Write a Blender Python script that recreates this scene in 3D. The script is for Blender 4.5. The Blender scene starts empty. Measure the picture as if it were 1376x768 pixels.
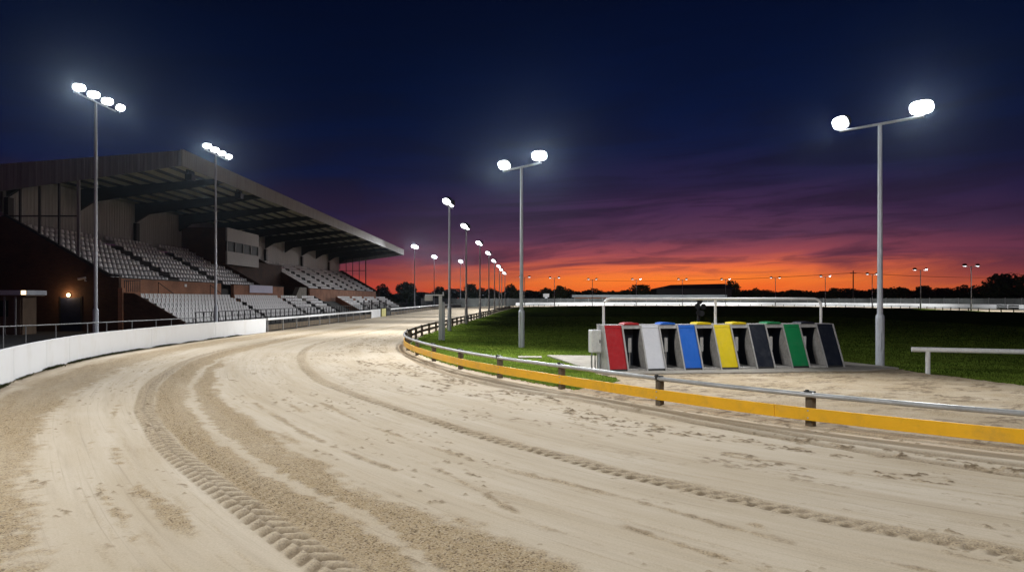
import bpy, bmesh, math, random
import numpy as np
from mathutils import Vector, Matrix

random.seed(7)
rng = np.random.default_rng(7)
S = bpy.context.scene
C = S.collection
PI = math.pi
CAMH = 1.9
FPX = 917.0


def G(px, py):
    """ground point seen at photo pixel (1376 wide)"""
    d = CAMH * FPX / (py - 401.0)
    return ((px - 688.0) / FPX * d, d)


# ------------------------------------------------------------------ materials
def new_mat(name):
    m = bpy.data.materials.new(name)
    m.use_nodes = True
    nt = m.node_tree
    return m, nt, nt.nodes['Principled BSDF']


def N(nt, kind, **kw):
    n = nt.nodes.new(kind)
    for k, v in kw.items():
        if k in n.inputs.keys():
            n.inputs[k].default_value = v
        else:
            setattr(n, k, v)
    return n


def L(nt, a, b):
    nt.links.new(a, b)


def mix_rgb(nt, fac, a, b, blend='MIX'):
    n = nt.nodes.new('ShaderNodeMix')
    n.data_type = 'RGBA'
    n.blend_type = blend
    for sock, v in ((n.inputs[0], fac), (n.inputs[6], a), (n.inputs[7], b)):
        if hasattr(v, 'is_linked'):
            L(nt, v, sock)
        elif isinstance(v, (int, float)):
            sock.default_value = v
        else:
            sock.default_value = (*v, 1) if len(v) == 3 else v
    return n.outputs[2]


def math_n(nt, op, a, b=None, clamp=False):
    n = nt.nodes.new('ShaderNodeMath')
    n.operation = op
    n.use_clamp = clamp
    for i, v in enumerate((a, b)):
        if v is None:
            continue
        if hasattr(v, 'is_linked'):
            L(nt, v, n.inputs[i])
        else:
            n.inputs[i].default_value = v
    return n.outputs[0]


def ramp(nt, fac, stops, interp='LINEAR'):
    n = nt.nodes.new('ShaderNodeValToRGB')
    n.color_ramp.interpolation = interp
    el = n.color_ramp.elements
    while len(el) < len(stops):
        el.new(0.5)
    for e, (p, c) in zip(el, stops):
        e.position = p
        e.color = (*c, 1) if len(c) == 3 else c
    L(nt, fac, n.inputs[0])
    return n.outputs[0]


def surf(name, col, rough=0.6, metal=0.0, var=0.25, scale=6.0, dirt=None, dirt_amt=0.35, bump=0.0,
         bscale=60.0, spec=0.4, coord='Object', stretch=None, fine_amt=0.6):
    """a painted / weathered surface: broad tone variation, fine mottling, grime patches, fine bump"""
    m, nt, b = new_mat(name)
    tc = N(nt, 'ShaderNodeTexCoord')
    src = tc.outputs[coord]
    if stretch:
        mp = N(nt, 'ShaderNodeMapping')
        mp.inputs['Scale'].default_value = stretch
        L(nt, src, mp.inputs[0])
        src = mp.outputs[0]
    n1 = N(nt, 'ShaderNodeTexNoise', Scale=scale, Detail=6.0, Roughness=0.65)
    L(nt, src, n1.inputs['Vector'])
    n2 = N(nt, 'ShaderNodeTexNoise', Scale=scale * 7.3, Detail=4.0, Roughness=0.7)
    L(nt, src, n2.inputs['Vector'])
    lo = tuple(c * (1 - var) for c in col)
    hi = tuple(min(1, c * (1 + var)) for c in col)
    base = mix_rgb(nt, ramp(nt, n1.outputs['Fac'], [(0.3, (0, 0, 0)), (0.7, (1, 1, 1))]), lo, hi)
    fine = ramp(nt, n2.outputs['Fac'], [(0.35, (0.82, 0.82, 0.82)), (0.65, (1.08, 1.08, 1.08))])
    base = mix_rgb(nt, fine_amt, base, fine, 'MULTIPLY')
    if dirt:
        n3 = N(nt, 'ShaderNodeTexNoise', Scale=scale * 2.1, Detail=8.0, Roughness=0.75)
        L(nt, src, n3.inputs['Vector'])
        f = ramp(nt, n3.outputs['Fac'], [(0.5, (0, 0, 0)), (0.68, (1, 1, 1))])
        base = mix_rgb(nt, math_n(nt, 'MULTIPLY', f, dirt_amt), base, dirt)
    L(nt, base, b.inputs['Base Color'])
    r = ramp(nt, n2.outputs['Fac'], [(0.3, (max(0, rough - .12),) * 3), (0.7, (min(1, rough + .12),) * 3)])
    L(nt, r, b.inputs['Roughness'])
    b.inputs['Metallic'].default_value = metal
    b.inputs['Specular IOR Level'].default_value = spec
    if bump:
        nb = N(nt, 'ShaderNodeTexNoise', Scale=bscale, Detail=5.0, Roughness=0.7)
        L(nt, src, nb.inputs['Vector'])
        bp = N(nt, 'ShaderNodeBump', Strength=bump, Distance=0.01)
        L(nt, nb.outputs['Fac'], bp.inputs['Height'])
        L(nt, bp.outputs[0], b.inputs['Normal'])
    return m


def emit(name, col, strength):
    m, nt, b = new_mat(name)
    b.inputs['Base Color'].default_value = (0.8, 0.8, 0.8, 1)
    b.inputs['Emission Color'].default_value = (*col, 1)
    b.inputs['Emission Strength'].default_value = strength
    try:
        m.cycles.emission_sampling = 'NONE'
    except Exception:
        pass
    return m


def brick_mat(name, c1, c2, mortar):
    m, nt, b = new_mat(name)
    tc = N(nt, 'ShaderNodeTexCoord')
    sx = N(nt, 'ShaderNodeSeparateXYZ')
    L(nt, tc.outputs['Object'], sx.inputs[0])
    cx = N(nt, 'ShaderNodeCombineXYZ')
    L(nt, math_n(nt, 'ADD', sx.outputs[0], sx.outputs[1]), cx.inputs[0])
    L(nt, sx.outputs[2], cx.inputs[1])
    br = N(nt, 'ShaderNodeTexBrick', Scale=1.0)
    br.inputs['Brick Width'].default_value = 0.225
    br.inputs['Row Height'].default_value = 0.075
    br.inputs['Mortar Size'].default_value = 0.008
    br.inputs['Color1'].default_value = (*c1, 1)
    br.inputs['Color2'].default_value = (*c2, 1)
    br.inputs['Mortar'].default_value = (*mortar, 1)
    L(nt, cx.outputs[0], br.inputs['Vector'])
    n1 = N(nt, 'ShaderNodeTexNoise', Scale=0.9, Detail=6.0)
    L(nt, tc.outputs['Object'], n1.inputs['Vector'])
    v = ramp(nt, n1.outputs['Fac'], [(0.3, (0.6, 0.6, 0.6)), (0.7, (1.15, 1.15, 1.15))])
    L(nt, mix_rgb(nt, 0.8, br.outputs['Color'], v, 'MULTIPLY'), b.inputs['Base Color'])
    b.inputs['Roughness'].default_value = 0.85
    bp = N(nt, 'ShaderNodeBump', Strength=0.4, Distance=0.01)
    L(nt, br.outputs['Fac'], bp.inputs['Height'])
    bp.invert = True
    L(nt, bp.outputs[0], b.inputs['Normal'])
    return m


def sand_mat(name):
    """raked racing sand; the mesh attribute 'wear' holds grit (R), damp clods and painted rail shadow (G), compacted polish (B)"""
    m, nt, b = new_mat(name)
    at = N(nt, 'ShaderNodeAttribute', attribute_name='wear_shade')
    sp = N(nt, 'ShaderNodeSeparateColor')
    L(nt, at.outputs['Color'], sp.inputs[0])
    tc = N(nt, 'ShaderNodeTexCoord')
    uv = N(nt, 'ShaderNodeUVMap', uv_map='flow')
    P = tc.outputs['Object']
    nb = N(nt, 'ShaderNodeTexNoise', Scale=0.35, Detail=5.0, Roughness=0.6)
    L(nt, P, nb.inputs['Vector'])
    mp = N(nt, 'ShaderNodeMapping')
    mp.inputs['Scale'].default_value = (0.16, 1.7, 1)
    L(nt, uv.outputs[0], mp.inputs[0])
    ns = N(nt, 'ShaderNodeTexNoise', Scale=1.0, Detail=7.0, Roughness=0.62)
    L(nt, mp.outputs[0], ns.inputs['Vector'])
    mp2 = N(nt, 'ShaderNodeMapping')
    mp2.inputs['Scale'].default_value = (0.5, 9.0, 1)
    L(nt, uv.outputs[0], mp2.inputs[0])
    nl = N(nt, 'ShaderNodeTexNoise', Scale=1.0, Detail=5.0, Roughness=0.6)
    L(nt, mp2.outputs[0], nl.inputs['Vector'])
    mp3 = N(nt, 'ShaderNodeMapping')
    mp3.inputs['Scale'].default_value = (0.30, 26.0, 1)
    L(nt, uv.outputs[0], mp3.inputs[0])
    nk = N(nt, 'ShaderNodeTexNoise', Scale=1.0, Detail=4.0, Roughness=0.55)
    L(nt, mp3.outputs[0], nk.inputs['Vector'])
    fine = N(nt, 'ShaderNodeTexNoise', Scale=55.0, Detail=3.0, Roughness=0.75)
    L(nt, P, fine.inputs['Vector'])
    grain = N(nt, 'ShaderNodeTexVoronoi', Scale=72.0)
    L(nt, P, grain.inputs['Vector'])
    smooth_c = mix_rgb(nt, ramp(nt, nb.outputs['Fac'], [(0.3, (0, 0, 0)), (0.7, (1, 1, 1))]),
                       (0.53, 0.435, 0.31), (0.58, 0.50, 0.388))
    smooth_c = mix_rgb(nt, ramp(nt, ns.outputs['Fac'], [(0.42, (0, 0, 0)), (0.72, (0.75, 0.75, 0.75))]),
                       smooth_c, (0.41, 0.32, 0.205))
    smooth_c = mix_rgb(nt, ramp(nt, nl.outputs['Fac'], [(0.52, (0, 0, 0)), (0.75, (0.5, 0.5, 0.5))]),
                       smooth_c, (0.40, 0.325, 0.235))
    smooth_c = mix_rgb(nt, ramp(nt, nk.outputs['Fac'], [(0.58, (0, 0, 0)), (0.74, (0.55, 0.55, 0.55))]), smooth_c, (0.33, 0.26, 0.18))
    grit_c = mix_rgb(nt, ramp(nt, fine.outputs['Fac'], [(0.3, (0, 0, 0)), (0.7, (1, 1, 1))]),
                     (0.27, 0.19, 0.10), (0.50, 0.375, 0.215))
    gv = N(nt, 'ShaderNodeSeparateColor')
    L(nt, grain.outputs['Color'], gv.inputs[0])
    grit_c = mix_rgb(nt, ramp(nt, gv.outputs[0], [(0.55, (0, 0, 0)), (1.0, (0.55, 0.55, 0.55))]), grit_c, (0.58, 0.48, 0.34))
    grit_c = mix_rgb(nt, ramp(nt, gv.outputs[1], [(0.82, (0, 0, 0)), (0.86, (0.8, 0.8, 0.8))]), grit_c, (0.13, 0.085, 0.05))
    col = mix_rgb(nt, sp.outputs[0], smooth_c, grit_c)
    col = mix_rgb(nt, sp.outputs[1], col, (0.17, 0.12, 0.07))
    sm = ramp(nt, fine.outputs['Fac'], [(0.32, (0.86, 0.86, 0.86)), (0.66, (1.08, 1.08, 1.08))])
    col = mix_rgb(nt, 0.7, col, sm, 'MULTIPLY')
    L(nt, col, b.inputs['Base Color'])
    b.inputs['Roughness'].default_value = 0.92
    b.inputs['Specular IOR Level'].default_value = 0.2
    h = math_n(nt, 'ADD', math_n(nt, 'MULTIPLY', fine.outputs['Fac'], 0.5),
               math_n(nt, 'MULTIPLY', math_n(nt, 'SUBTRACT', 1.0, grain.outputs['Distance']),
                      math_n(nt, 'ADD', math_n(nt, 'MULTIPLY', sp.outputs[0], 1.0), 0.06)))
    bp = N(nt, 'ShaderNodeBump', Strength=0.75, Distance=0.012)
    L(nt, h, bp.inputs['Height'])
    L(nt, bp.outputs[0], b.inputs['Normal'])
    return m


def grass_ground_mat(name):
    m, nt, b = new_mat(name)
    tc = N(nt, 'ShaderNodeTexCoord')
    n1 = N(nt, 'ShaderNodeTexNoise', Scale=0.6, Detail=7.0, Roughness=0.65)
    n2 = N(nt, 'ShaderNodeTexNoise', Scale=14.0, Detail=6.0, Roughness=0.75)
    for n in (n1, n2):
        L(nt, tc.outputs['Object'], n.inputs['Vector'])
    c = mix_rgb(nt, ramp(nt, n1.outputs['Fac'], [(0.38, (0, 0, 0)), (0.62, (1, 1, 1))]), (0.055, 0.098, 0.013), (0.125, 0.165, 0.026))
    v = ramp(nt, n2.outputs['Fac'], [(0.3, (0.45, 0.45, 0.45)), (0.7, (1.35, 1.35, 1.2))])
    L(nt, mix_rgb(nt, 1.0, c, v, 'MULTIPLY'), b.inputs['Base Color'])
    b.inputs['Roughness'].default_value = 0.9
    b.inputs['Specular IOR Level'].default_value = 0.0
    bp = N(nt, 'ShaderNodeBump', Strength=0.9, Distance=0.05)
    L(nt, n2.outputs['Fac'], bp.inputs['Height'])
    L(nt, bp.outputs[0], b.inputs['Normal'])
    return m


def cladding_mat(name, col, axis=1, pitch=0.3):
    """ribbed sheet metal: bump ribs along one axis, grimy streaks"""
    m, nt, b = new_mat(name)
    tc = N(nt, 'ShaderNodeTexCoord')
    sx = N(nt, 'ShaderNodeSeparateXYZ')
    L(nt, tc.outputs['Object'], sx.inputs[0])
    ph = math_n(nt, 'MULTIPLY', sx.outputs[axis], 2 * PI / pitch)
    w = math_n(nt, 'SINE', ph)
    rib = ramp(nt, math_n(nt, 'ADD', math_n(nt, 'MULTIPLY', w, 0.5), 0.5), [(0.55, (0, 0, 0)), (0.8, (1, 1, 1))])
    mp = N(nt, 'ShaderNodeMapping')
    mp.inputs['Scale'].default_value = (2.5, 2.5, 0.25)
    L(nt, tc.outputs['Object'], mp.inputs[0])
    n1 = N(nt, 'ShaderNodeTexNoise', Scale=1.0, Detail=6.0, Roughness=0.65)
    L(nt, mp.outputs[0], n1.inputs['Vector'])
    v = ramp(nt, n1.outputs['Fac'], [(0.3, (0.72, 0.72, 0.70)), (0.7, (1.08, 1.08, 1.08))])
    L(nt, mix_rgb(nt, 1.0, (*col, 1), v, 'MULTIPLY'), b.inputs['Base Color'])
    b.inputs['Roughness'].default_value = 0.6
    bp = N(nt, 'ShaderNodeBump', Strength=0.9, Distance=0.04)
    L(nt, rib, bp.inputs['Height'])
    L(nt, bp.outputs[0], b.inputs['Normal'])
    return m


M = {}
M['sand'] = sand_mat('racing_sand')
M['turf'] = grass_ground_mat('infield_turf')
M['field'] = surf('rough_field', (0.03, 0.045, 0.018), 0.95, var=0.4, scale=0.2, spec=0.1)
M['tarmac'] = surf('old_tarmac', (0.045, 0.045, 0.047), 0.9, var=0.3, scale=0.7, dirt=(0.09, 0.08, 0.065), bump=0.6)
M['concrete'] = surf('pad_concrete', (0.33, 0.30, 0.25), 0.9, var=0.18, scale=1.5, dirt=(0.16, 0.14, 0.11), dirt_amt=0.6, bump=0.5)
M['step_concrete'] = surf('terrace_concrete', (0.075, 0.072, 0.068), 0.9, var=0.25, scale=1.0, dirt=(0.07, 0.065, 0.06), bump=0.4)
M['white_board'] = surf('white_painted_board', (0.83, 0.85, 0.86), 0.5, var=0.02, scale=0.5, dirt=(0.62, 0.60, 0.53), dirt_amt=0.3, fine_amt=0.12, stretch=(1, 1, 0.5))
M['white_pipe'] = surf('white_gloss_pipe', (0.72, 0.72, 0.70), 0.42, var=0.07, scale=3.0, dirt=(0.38, 0.33, 0.26), dirt_amt=0.3)
M['galv'] = surf('galvanised_steel', (0.50, 0.53, 0.57), 0.48, metal=0.35, var=0.16, scale=2.2, dirt=(0.2, 0.2, 0.2), dirt_amt=0.35, stretch=(1, 1, 0.25))
M['pipe'] = surf('weathered_aluminium_pipe', (0.42, 0.42, 0.41), 0.42, metal=0.3, var=0.15, scale=2.5, dirt=(0.22, 0.21, 0.19), dirt_amt=0.4)
M['yellow_board'] = surf('yellow_painted_board', (0.86, 0.45, 0.016), 0.45, var=0.06, scale=0.9, dirt=(0.40, 0.24, 0.07), dirt_amt=0.42, fine_amt=0.25, bump=0.12)
M['post_wood'] = surf('weathered_post_wood', (0.115, 0.088, 0.058), 0.85, var=0.35, scale=6, bump=0.7, bscale=40, stretch=(1, 1, 0.2))
M['rail_wood'] = surf('brown_painted_rail', (0.10, 0.075, 0.05), 0.7, var=0.3, scale=3)
M['brick'] = brick_mat('red_brown_brick', (0.38, 0.145, 0.07), (0.45, 0.185, 0.09), (0.30, 0.21, 0.15))
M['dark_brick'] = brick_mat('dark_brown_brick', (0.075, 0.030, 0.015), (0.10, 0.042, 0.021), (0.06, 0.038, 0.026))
M['clad_white'] = cladding_mat('white_ribbed_cladding', (0.44, 0.44, 0.42), 1, 0.35)
M['clad_gable'] = cladding_mat('grey_ribbed_gable', (0.26, 0.27, 0.27), 0, 0.42)
M['clad_fascia'] = cladding_mat('pale_ribbed_fascia', (0.30, 0.30, 0.265), 1, 0.3)
M['roof_sheet'] = cladding_mat('cream_roof_sheet', (0.54, 0.50, 0.36), 1, 0.25)
M['dark_steel'] = surf('dark_painted_steel', (0.028, 0.027, 0.025), 0.6, var=0.25, scale=3)
M['grey_steel'] = surf('grey_painted_steel', (0.24, 0.24, 0.235), 0.55, var=0.12, scale=3)
M['seat'] = surf('white_seat_plastic', (0.74, 0.73, 0.72), 0.42, var=0.06, scale=4, dirt=(0.42, 0.40, 0.37), dirt_amt=0.35)
M['black_plastic'] = surf('black_plastic', (0.012, 0.012, 0.013), 0.5, var=0.2, scale=5)
M['box_white'] = surf('white_enclosure', (0.72, 0.72, 0.70), 0.45, var=0.05, scale=5, dirt=(0.4, 0.37, 0.32), dirt_amt=0.35)
M['glass_dark'] = surf('dark_window_glass', (0.018, 0.03, 0.03), 0.55, var=0.2, scale=1.0, spec=0.06)
M['panel_white'] = surf('press_box_panel', (0.38, 0.37, 0.34), 0.6, var=0.06, scale=1.5, dirt=(0.4, 0.38, 0.33), dirt_amt=0.3)
M['banner'] = surf('pale_lilac_banner', (0.62, 0.60, 0.76), 0.6, var=0.05, scale=1.2)
M['door_blue'] = surf('dark_blue_door_paint', (0.014, 0.02, 0.05), 0.5, var=0.2, scale=3)
M['kiosk_wood'] = surf('brown_kiosk_boarding', (0.17, 0.115, 0.075), 0.75, var=0.2, scale=3, stretch=(1, 1, 0.3))
M['kiosk_roof'] = surf('pale_roof_trim', (0.70, 0.74, 0.78), 0.6, var=0.1, scale=2)
M['trap_metal'] = surf('trap_aluminium', (0.44, 0.43, 0.41), 0.45, metal=0.25, var=0.14, scale=4, dirt=(0.22, 0.19, 0.15), dirt_amt=0.5)
M['trap_inner'] = surf('trap_inner_lining', (0.46, 0.44, 0.41), 0.7, var=0.2, scale=5, dirt=(0.14, 0.12, 0.09), dirt_amt=0.6)
M['trap_black'] = surf('shaded_trap_interior', (0.012, 0.012, 0.012), 0.8, var=0.2, scale=3)
M['leaf'] = surf('night_foliage', (0.045, 0.07, 0.028), 0.9, var=0.35, scale=0.5, spec=0.1)
M['bark'] = surf('dark_bark', (0.05, 0.04, 0.03), 0.9, var=0.3, scale=3)
M['far_fence'] = surf('grey_mesh_fence', (0.10, 0.105, 0.10), 0.8, var=0.35, scale=0.4)
M['shed_roof'] = surf('pale_shed_roof', (0.42, 0.46, 0.47), 0.6, var=0.1, scale=0.6)
M['pole_wood'] = surf('creosoted_pole', (0.06, 0.045, 0.035), 0.85, var=0.2, scale=2)
M['lens_on'] = emit('lit_flood_glass', (0.92, 0.96, 1.0), 7.0)
M['lens_warm'] = emit('lit_warm_diffuser', (1.0, 0.72, 0.4), 3.0)
M['head'] = surf('flood_housing', (0.06, 0.06, 0.065), 0.5, var=0.15, scale=6)
for nm, c in (('red', (0.40, 0.010, 0.014)), ('white', (0.64, 0.65, 0.68)), ('blue', (0.008, 0.115, 0.52)),
              ('yellow', (0.74, 0.56, 0.006)), ('black', (0.008, 0.011, 0.020)), ('green', (0.006, 0.20, 0.062))):
    M['trap_' + nm] = surf('trap_paint_' + nm, c, 0.4, var=0.06, scale=2.0, fine_amt=0.2,
                           dirt=tuple(0.55 * x + 0.10 for x in c), dirt_amt=0.22)


# ------------------------------------------------------------------ mesh helper
class MB:
    def __init__(s):
        s.v = []
        s.f = []

    def add(s, verts, faces):
        o = len(s.v)
        s.v += [tuple(p) for p in verts]
        s.f += [tuple(i + o for i in f) for f in faces]
        return s

    def box(s, x0, y0, z0, x1, y1, z1, mat=None):
        vs = [Vector(p) for p in ((x0, y0, z0), (x1, y0, z0), (x1, y1, z0), (x0, y1, z0),
                                  (x0, y0, z1), (x1, y0, z1), (x1, y1, z1), (x0, y1, z1))]
        if mat is not None:
            vs = [mat @ p for p in vs]
        return s.add(vs, [(0, 3, 2, 1), (4, 5, 6, 7), (0, 1, 5, 4), (1, 2, 6, 5), (2, 3, 7, 6), (3, 0, 4, 7)])

    def hexa(s, pts):
        """8 points: bottom ring 0-3, top ring 4-7 (ccw from above)"""
        return s.add(pts, [(0, 3, 2, 1), (4, 5, 6, 7), (0, 1, 5, 4), (1, 2, 6, 5), (2, 3, 7, 6), (3, 0, 4, 7)])

    def prism(s, poly, vec):
        """planar polygon (3d points) extruded by vec"""
        n = len(poly)
        a = [Vector(p) for p in poly]
        b = [p + Vector(vec) for p in a]
        fs = [tuple(range(n - 1, -1, -1)), tuple(range(n, 2 * n))]
        fs += [(i, (i + 1) % n, n + (i + 1) % n, n + i) for i in range(n)]
        return s.add(a + b, fs)

    def tube(s, pts, r, seg=10, caps=True):
        pts = [Vector(p) for p in pts]
        n = len(pts)
        rs = r if isinstance(r, (list, tuple)) else [r] * n
        rings = []
        up = Vector((0, 0, 1))
        for i, p in enumerate(pts):
            t = (pts[min(i + 1, n - 1)] - pts[max(i - 1, 0)]).normalized()
            ref = up if abs(t.z) < 0.95 else Vector((1, 0, 0))
            a = t.cross(ref).normalized()
            b = a.cross(t).normalized()
            rings.append([p + (a * math.cos(2 * PI * k / seg) + b * math.sin(2 * PI * k / seg)) * rs[i] for k in range(seg)])
        vs = [q for rg in rings for q in rg]
        fs = []
        for i in range(n - 1):
            for k in range(seg):
                k2 = (k + 1) % seg
                fs.append((i * seg + k, (i + 1) * seg + k, (i + 1) * seg + k2, i * seg + k2))
        if caps:
            fs.append(tuple(range(seg)))
            fs.append(tuple((n - 1) * seg + k for k in range(seg - 1, -1, -1)))
        return s.add(vs, fs)

    def strip(s, pts, z0, z1, th, side=1):
        """upright board following a ground polyline; th is laid to its left (side=1)"""
        P = [Vector((p[0], p[1])) for p in pts]
        n = len(P)
        vs = []
        for i, p in enumerate(P):
            t = (P[min(i + 1, n - 1)] - P[max(i - 1, 0)]).normalized()
            nn = Vector((-t.y, t.x)) * th * side
            q = p + nn
            vs += [(p.x, p.y, z0), (q.x, q.y, z0), (q.x, q.y, z1), (p.x, p.y, z1)]
        fs = []
        for i in range(n - 1):
            a, b = 4 * i, 4 * i + 4
            for k in range(4):
                k2 = (k + 1) % 4
                fs.append((a + k, b + k, b + k2, a + k2))
        fs += [(3, 2, 1, 0), tuple(4 * (n - 1) + k for k in range(4))]
        return s.add(vs, fs)

    def build(s, name, mat, parent=None, smooth=False, bevel=0.0, fix=True):
        me = bpy.data.meshes.new(name)
        me.from_pydata(s.v, [], s.f)
        me.materials.append(mat)
        if fix:
            bm = bmesh.new()
            bm.from_mesh(me)
            bmesh.ops.recalc_face_normals(bm, faces=bm.faces)
            bm.to_mesh(me)
            bm.free()
        if smooth:
            me.polygons.foreach_set('use_smooth', [True] * len(me.polygons))
            try:
                me.set_sharp_from_angle(angle=math.radians(40))
            except Exception:
                pass
        o = bpy.data.objects.new(name, me)
        C.objects.link(o)
        if parent is not None:
            o.parent = parent
        if bevel:
            md = o.modifiers.new('soft_edge', 'BEVEL')
            md.width = bevel
            md.segments = 2
            md.limit_method = 'ANGLE'
        return o


def tag(o, label=None, cat=None, group=None, kind=None):
    if label:
        o['label'] = label
    if cat:
        o['category'] = cat
    if group:
        o['group'] = group
    if kind:
        o['kind'] = kind
    return o


def empty(name, loc=(0, 0, 0), rz=0.0):
    o = bpy.data.objects.new(name, None)
    o.empty_display_size = 0.3
    C.objects.link(o)
    o.location = loc
    o.rotation_euler = (0, 0, rz)
    return o


def np_mesh(name, V, F, mat, smooth=True, parent=None):
    me = bpy.data.meshes.new(name)
    n = len(V)
    k = F.shape[1]
    me.vertices.add(n)
    me.vertices.foreach_set('co', np.ascontiguousarray(V, dtype=np.float32).ravel())
    me.loops.add(F.size)
    me.loops.foreach_set('vertex_index', F.astype(np.int32).ravel())
    me.polygons.add(len(F))
    me.polygons.foreach_set('loop_start', np.arange(0, F.size, k, dtype=np.int32))
    try:
        me.polygons.foreach_set('loop_total', np.full(len(F), k, dtype=np.int32))
    except Exception:
        pass
    if smooth:
        me.polygons.foreach_set('use_smooth', np.ones(len(F), dtype=bool))
    me.materials.append(mat)
    me.update(calc_edges=True)
    o = bpy.data.objects.new(name, me)
    C.objects.link(o)
    if parent is not None:
        o.parent = parent
    return o


# ------------------------------------------------------------------ noise
def _hash(ix, iy, seed):
    n = (ix.astype(np.int64) * 374761393 + iy.astype(np.int64) * 668265263 + seed * 974634541) & 0xFFFFFFFF
    n = ((n ^ (n >> 13)) * 1274126177) & 0xFFFFFFFF
    n = n ^ (n >> 16)
    return (n & 0xFFFF) / 65535.0


def vnoise(x, y, seed=0):
    ix = np.floor(x)
    iy = np.floor(y)
    fx = x - ix
    fy = y - iy
    fx = fx * fx * (3 - 2 * fx)
    fy = fy * fy * (3 - 2 * fy)
    a = _hash(ix, iy, seed)
    b = _hash(ix + 1, iy, seed)
    c = _hash(ix, iy + 1, seed)
    d = _hash(ix + 1, iy + 1, seed)
    return (a * (1 - fx) + b * fx) * (1 - fy) + (c * (1 - fx) + d * fx) * fy


def fbm(x, y, seed=0, octv=4, gain=0.5):
    t = 0.0
    a = 1.0
    s = 0.0
    for i in range(octv):
        t = t + a * vnoise(x, y, seed + i * 17)
        s += a
        a *= gain
        x = x * 2.03 + 3.7
        y = y * 2.03 + 1.9
    return t / s


def sstep(e0, e1, x):
    t = np.clip((x - e0) / (e1 - e0), 0, 1)
    return t * t * (3 - 2 * t)


# ------------------------------------------------------------------ the oval
PAIRS = [((30, 6), (30, -6.5)), ((16, 5.0), (16, -7.0)), ((9, 6.9), (4.5, -3.6)), ((4.4, 10.1), (-3, 1.9)),
         ((1.05, 14.4), (-7.2, 7.9)), ((-1.39, 18.5), (-11.0, 14.6)), ((-3.5, 24), (-13.3, 21.2)),
         ((-4.4, 28.6), (-14.0, 27.5)), ((-4.65, 34), (-14.05, 34)), ((-4.5, 39), (-13.9, 39)), ((-3.7, 56), (-13.6, 57)),
         ((-2.6, 80), (-13.6, 82)), ((-0.8, 121), (-13.4, 122)), ((1.2, 145), (-10.5, 150)), ((10.4, 167), (2, 178)),
         ((33, 180), (31, 191.5)), ((56, 177), (63, 187)), ((71, 157), (82, 165)), ((75, 130), (88, 132)),
         ((71.5, 104), (86, 100)), ((65, 60), (78, 55)), ((52, 25), (64, 15)), ((42, 12), (47, -2))]
PI_ = np.array([p[0] for p in PAIRS], float)
PO_ = np.array([p[1] for p in PAIRS], float)


def catmull(P, t, closed=True):
    n = len(P)
    i = np.floor(t).astype(int)
    f = (t - i)[:, None]
    if closed:
        p0, p1, p2, p3 = P[(i - 1) % n], P[i % n], P[(i + 1) % n], P[(i + 2) % n]
    else:
        i = np.clip(i, 0, n - 2)
        f = (t - i)[:, None]
        p0, p1, p2, p3 = P[np.maximum(i - 1, 0)], P[i], P[i + 1], P[np.minimum(i + 2, n - 1)]
    return 0.5 * (2 * p1 + (p2 - p0) * f + (2 * p0 - 5 * p1 + 4 * p2 - p3) * f ** 2 + (3 * p1 - p0 - 3 * p2 + p3) * f ** 3)


NP = len(PAIRS)


def inner(t):
    return catmull(PI_, np.asarray(t, float))


def outer(t):
    return catmull(PO_, np.asarray(t, float))


def resample(fn, t0, t1, step):
    t = np.linspace(t0, t1, 6000)
    p = fn(t)
    d = np.r_[0, np.cumsum(np.hypot(*np.diff(p, axis=0).T))]
    n = max(2, int(round(d[-1] / step)) + 1)
    s = np.linspace(0, d[-1], n)
    return np.stack([np.interp(s, d, p[:, 0]), np.interp(s, d, p[:, 1])], 1), np.interp(s, d, t)


def offset(P, d):
    t = np.gradient(P, axis=0)
    t /= np.linalg.norm(t, axis=1)[:, None]
    return P + np.stack([-t[:, 1], t[:, 0]], 1) * d


# ------------------------------------------------------------------ ground sheets
def poly_sheet(name, pts, z, mat):
    bm = bmesh.new()
    vs = [bm.verts.new((p[0], p[1], z)) for p in pts]
    f = bm.faces.new(vs)
    bmesh.ops.triangulate(bm, faces=[f])
    bmesh.ops.recalc_face_normals(bm, faces=bm.faces)
    for f in bm.faces:
        if f.normal.z < 0:
            f.normal_flip()
    me = bpy.data.meshes.new(name)
    bm.to_mesh(me)
    bm.free()
    me.materials.append(mat)
    o = bpy.data.objects.new(name, me)
    C.objects.link(o)
    return o


terrain = MB().add([(-2500, -600, -0.3), (2500, -600, -0.3), (2500, 4500, -0.3), (-2500, 4500, -0.3)], [(0, 1, 2, 3)]).build('terrain', M['field'], fix=False)
tag(terrain, kind='structure')
conc = MB().add([(-75, -25, -0.1), (-12.2, -25, -0.1), (-12.2, 150, -0.1), (-75, 150, -0.1)], [(0, 1, 2, 3)]).build('concourse_paving', M['tarmac'], fix=False)
tag(conc, kind='structure')
Pin, _ = resample(inner, 0, NP, 1.0)
tag(poly_sheet('infield_ground', offset(Pin[:-1], -0.16), 0.012, M['turf']), kind='structure')


# ------------------------------------------------------------------ the sand track
def px_line(pts, step=0.12):
    P = np.array([G(*p) for p in pts])
    t = np.linspace(0, len(P) - 1.0001, 800)
    q = catmull(P, t, closed=False)
    d = np.r_[0, np.cumsum(np.hypot(*np.diff(q, axis=0).T))]
    s = np.arange(0, d[-1], step)
    return np.stack([np.interp(s, d, q[:, 0]), np.interp(s, d, q[:, 1])], 1)


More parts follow.
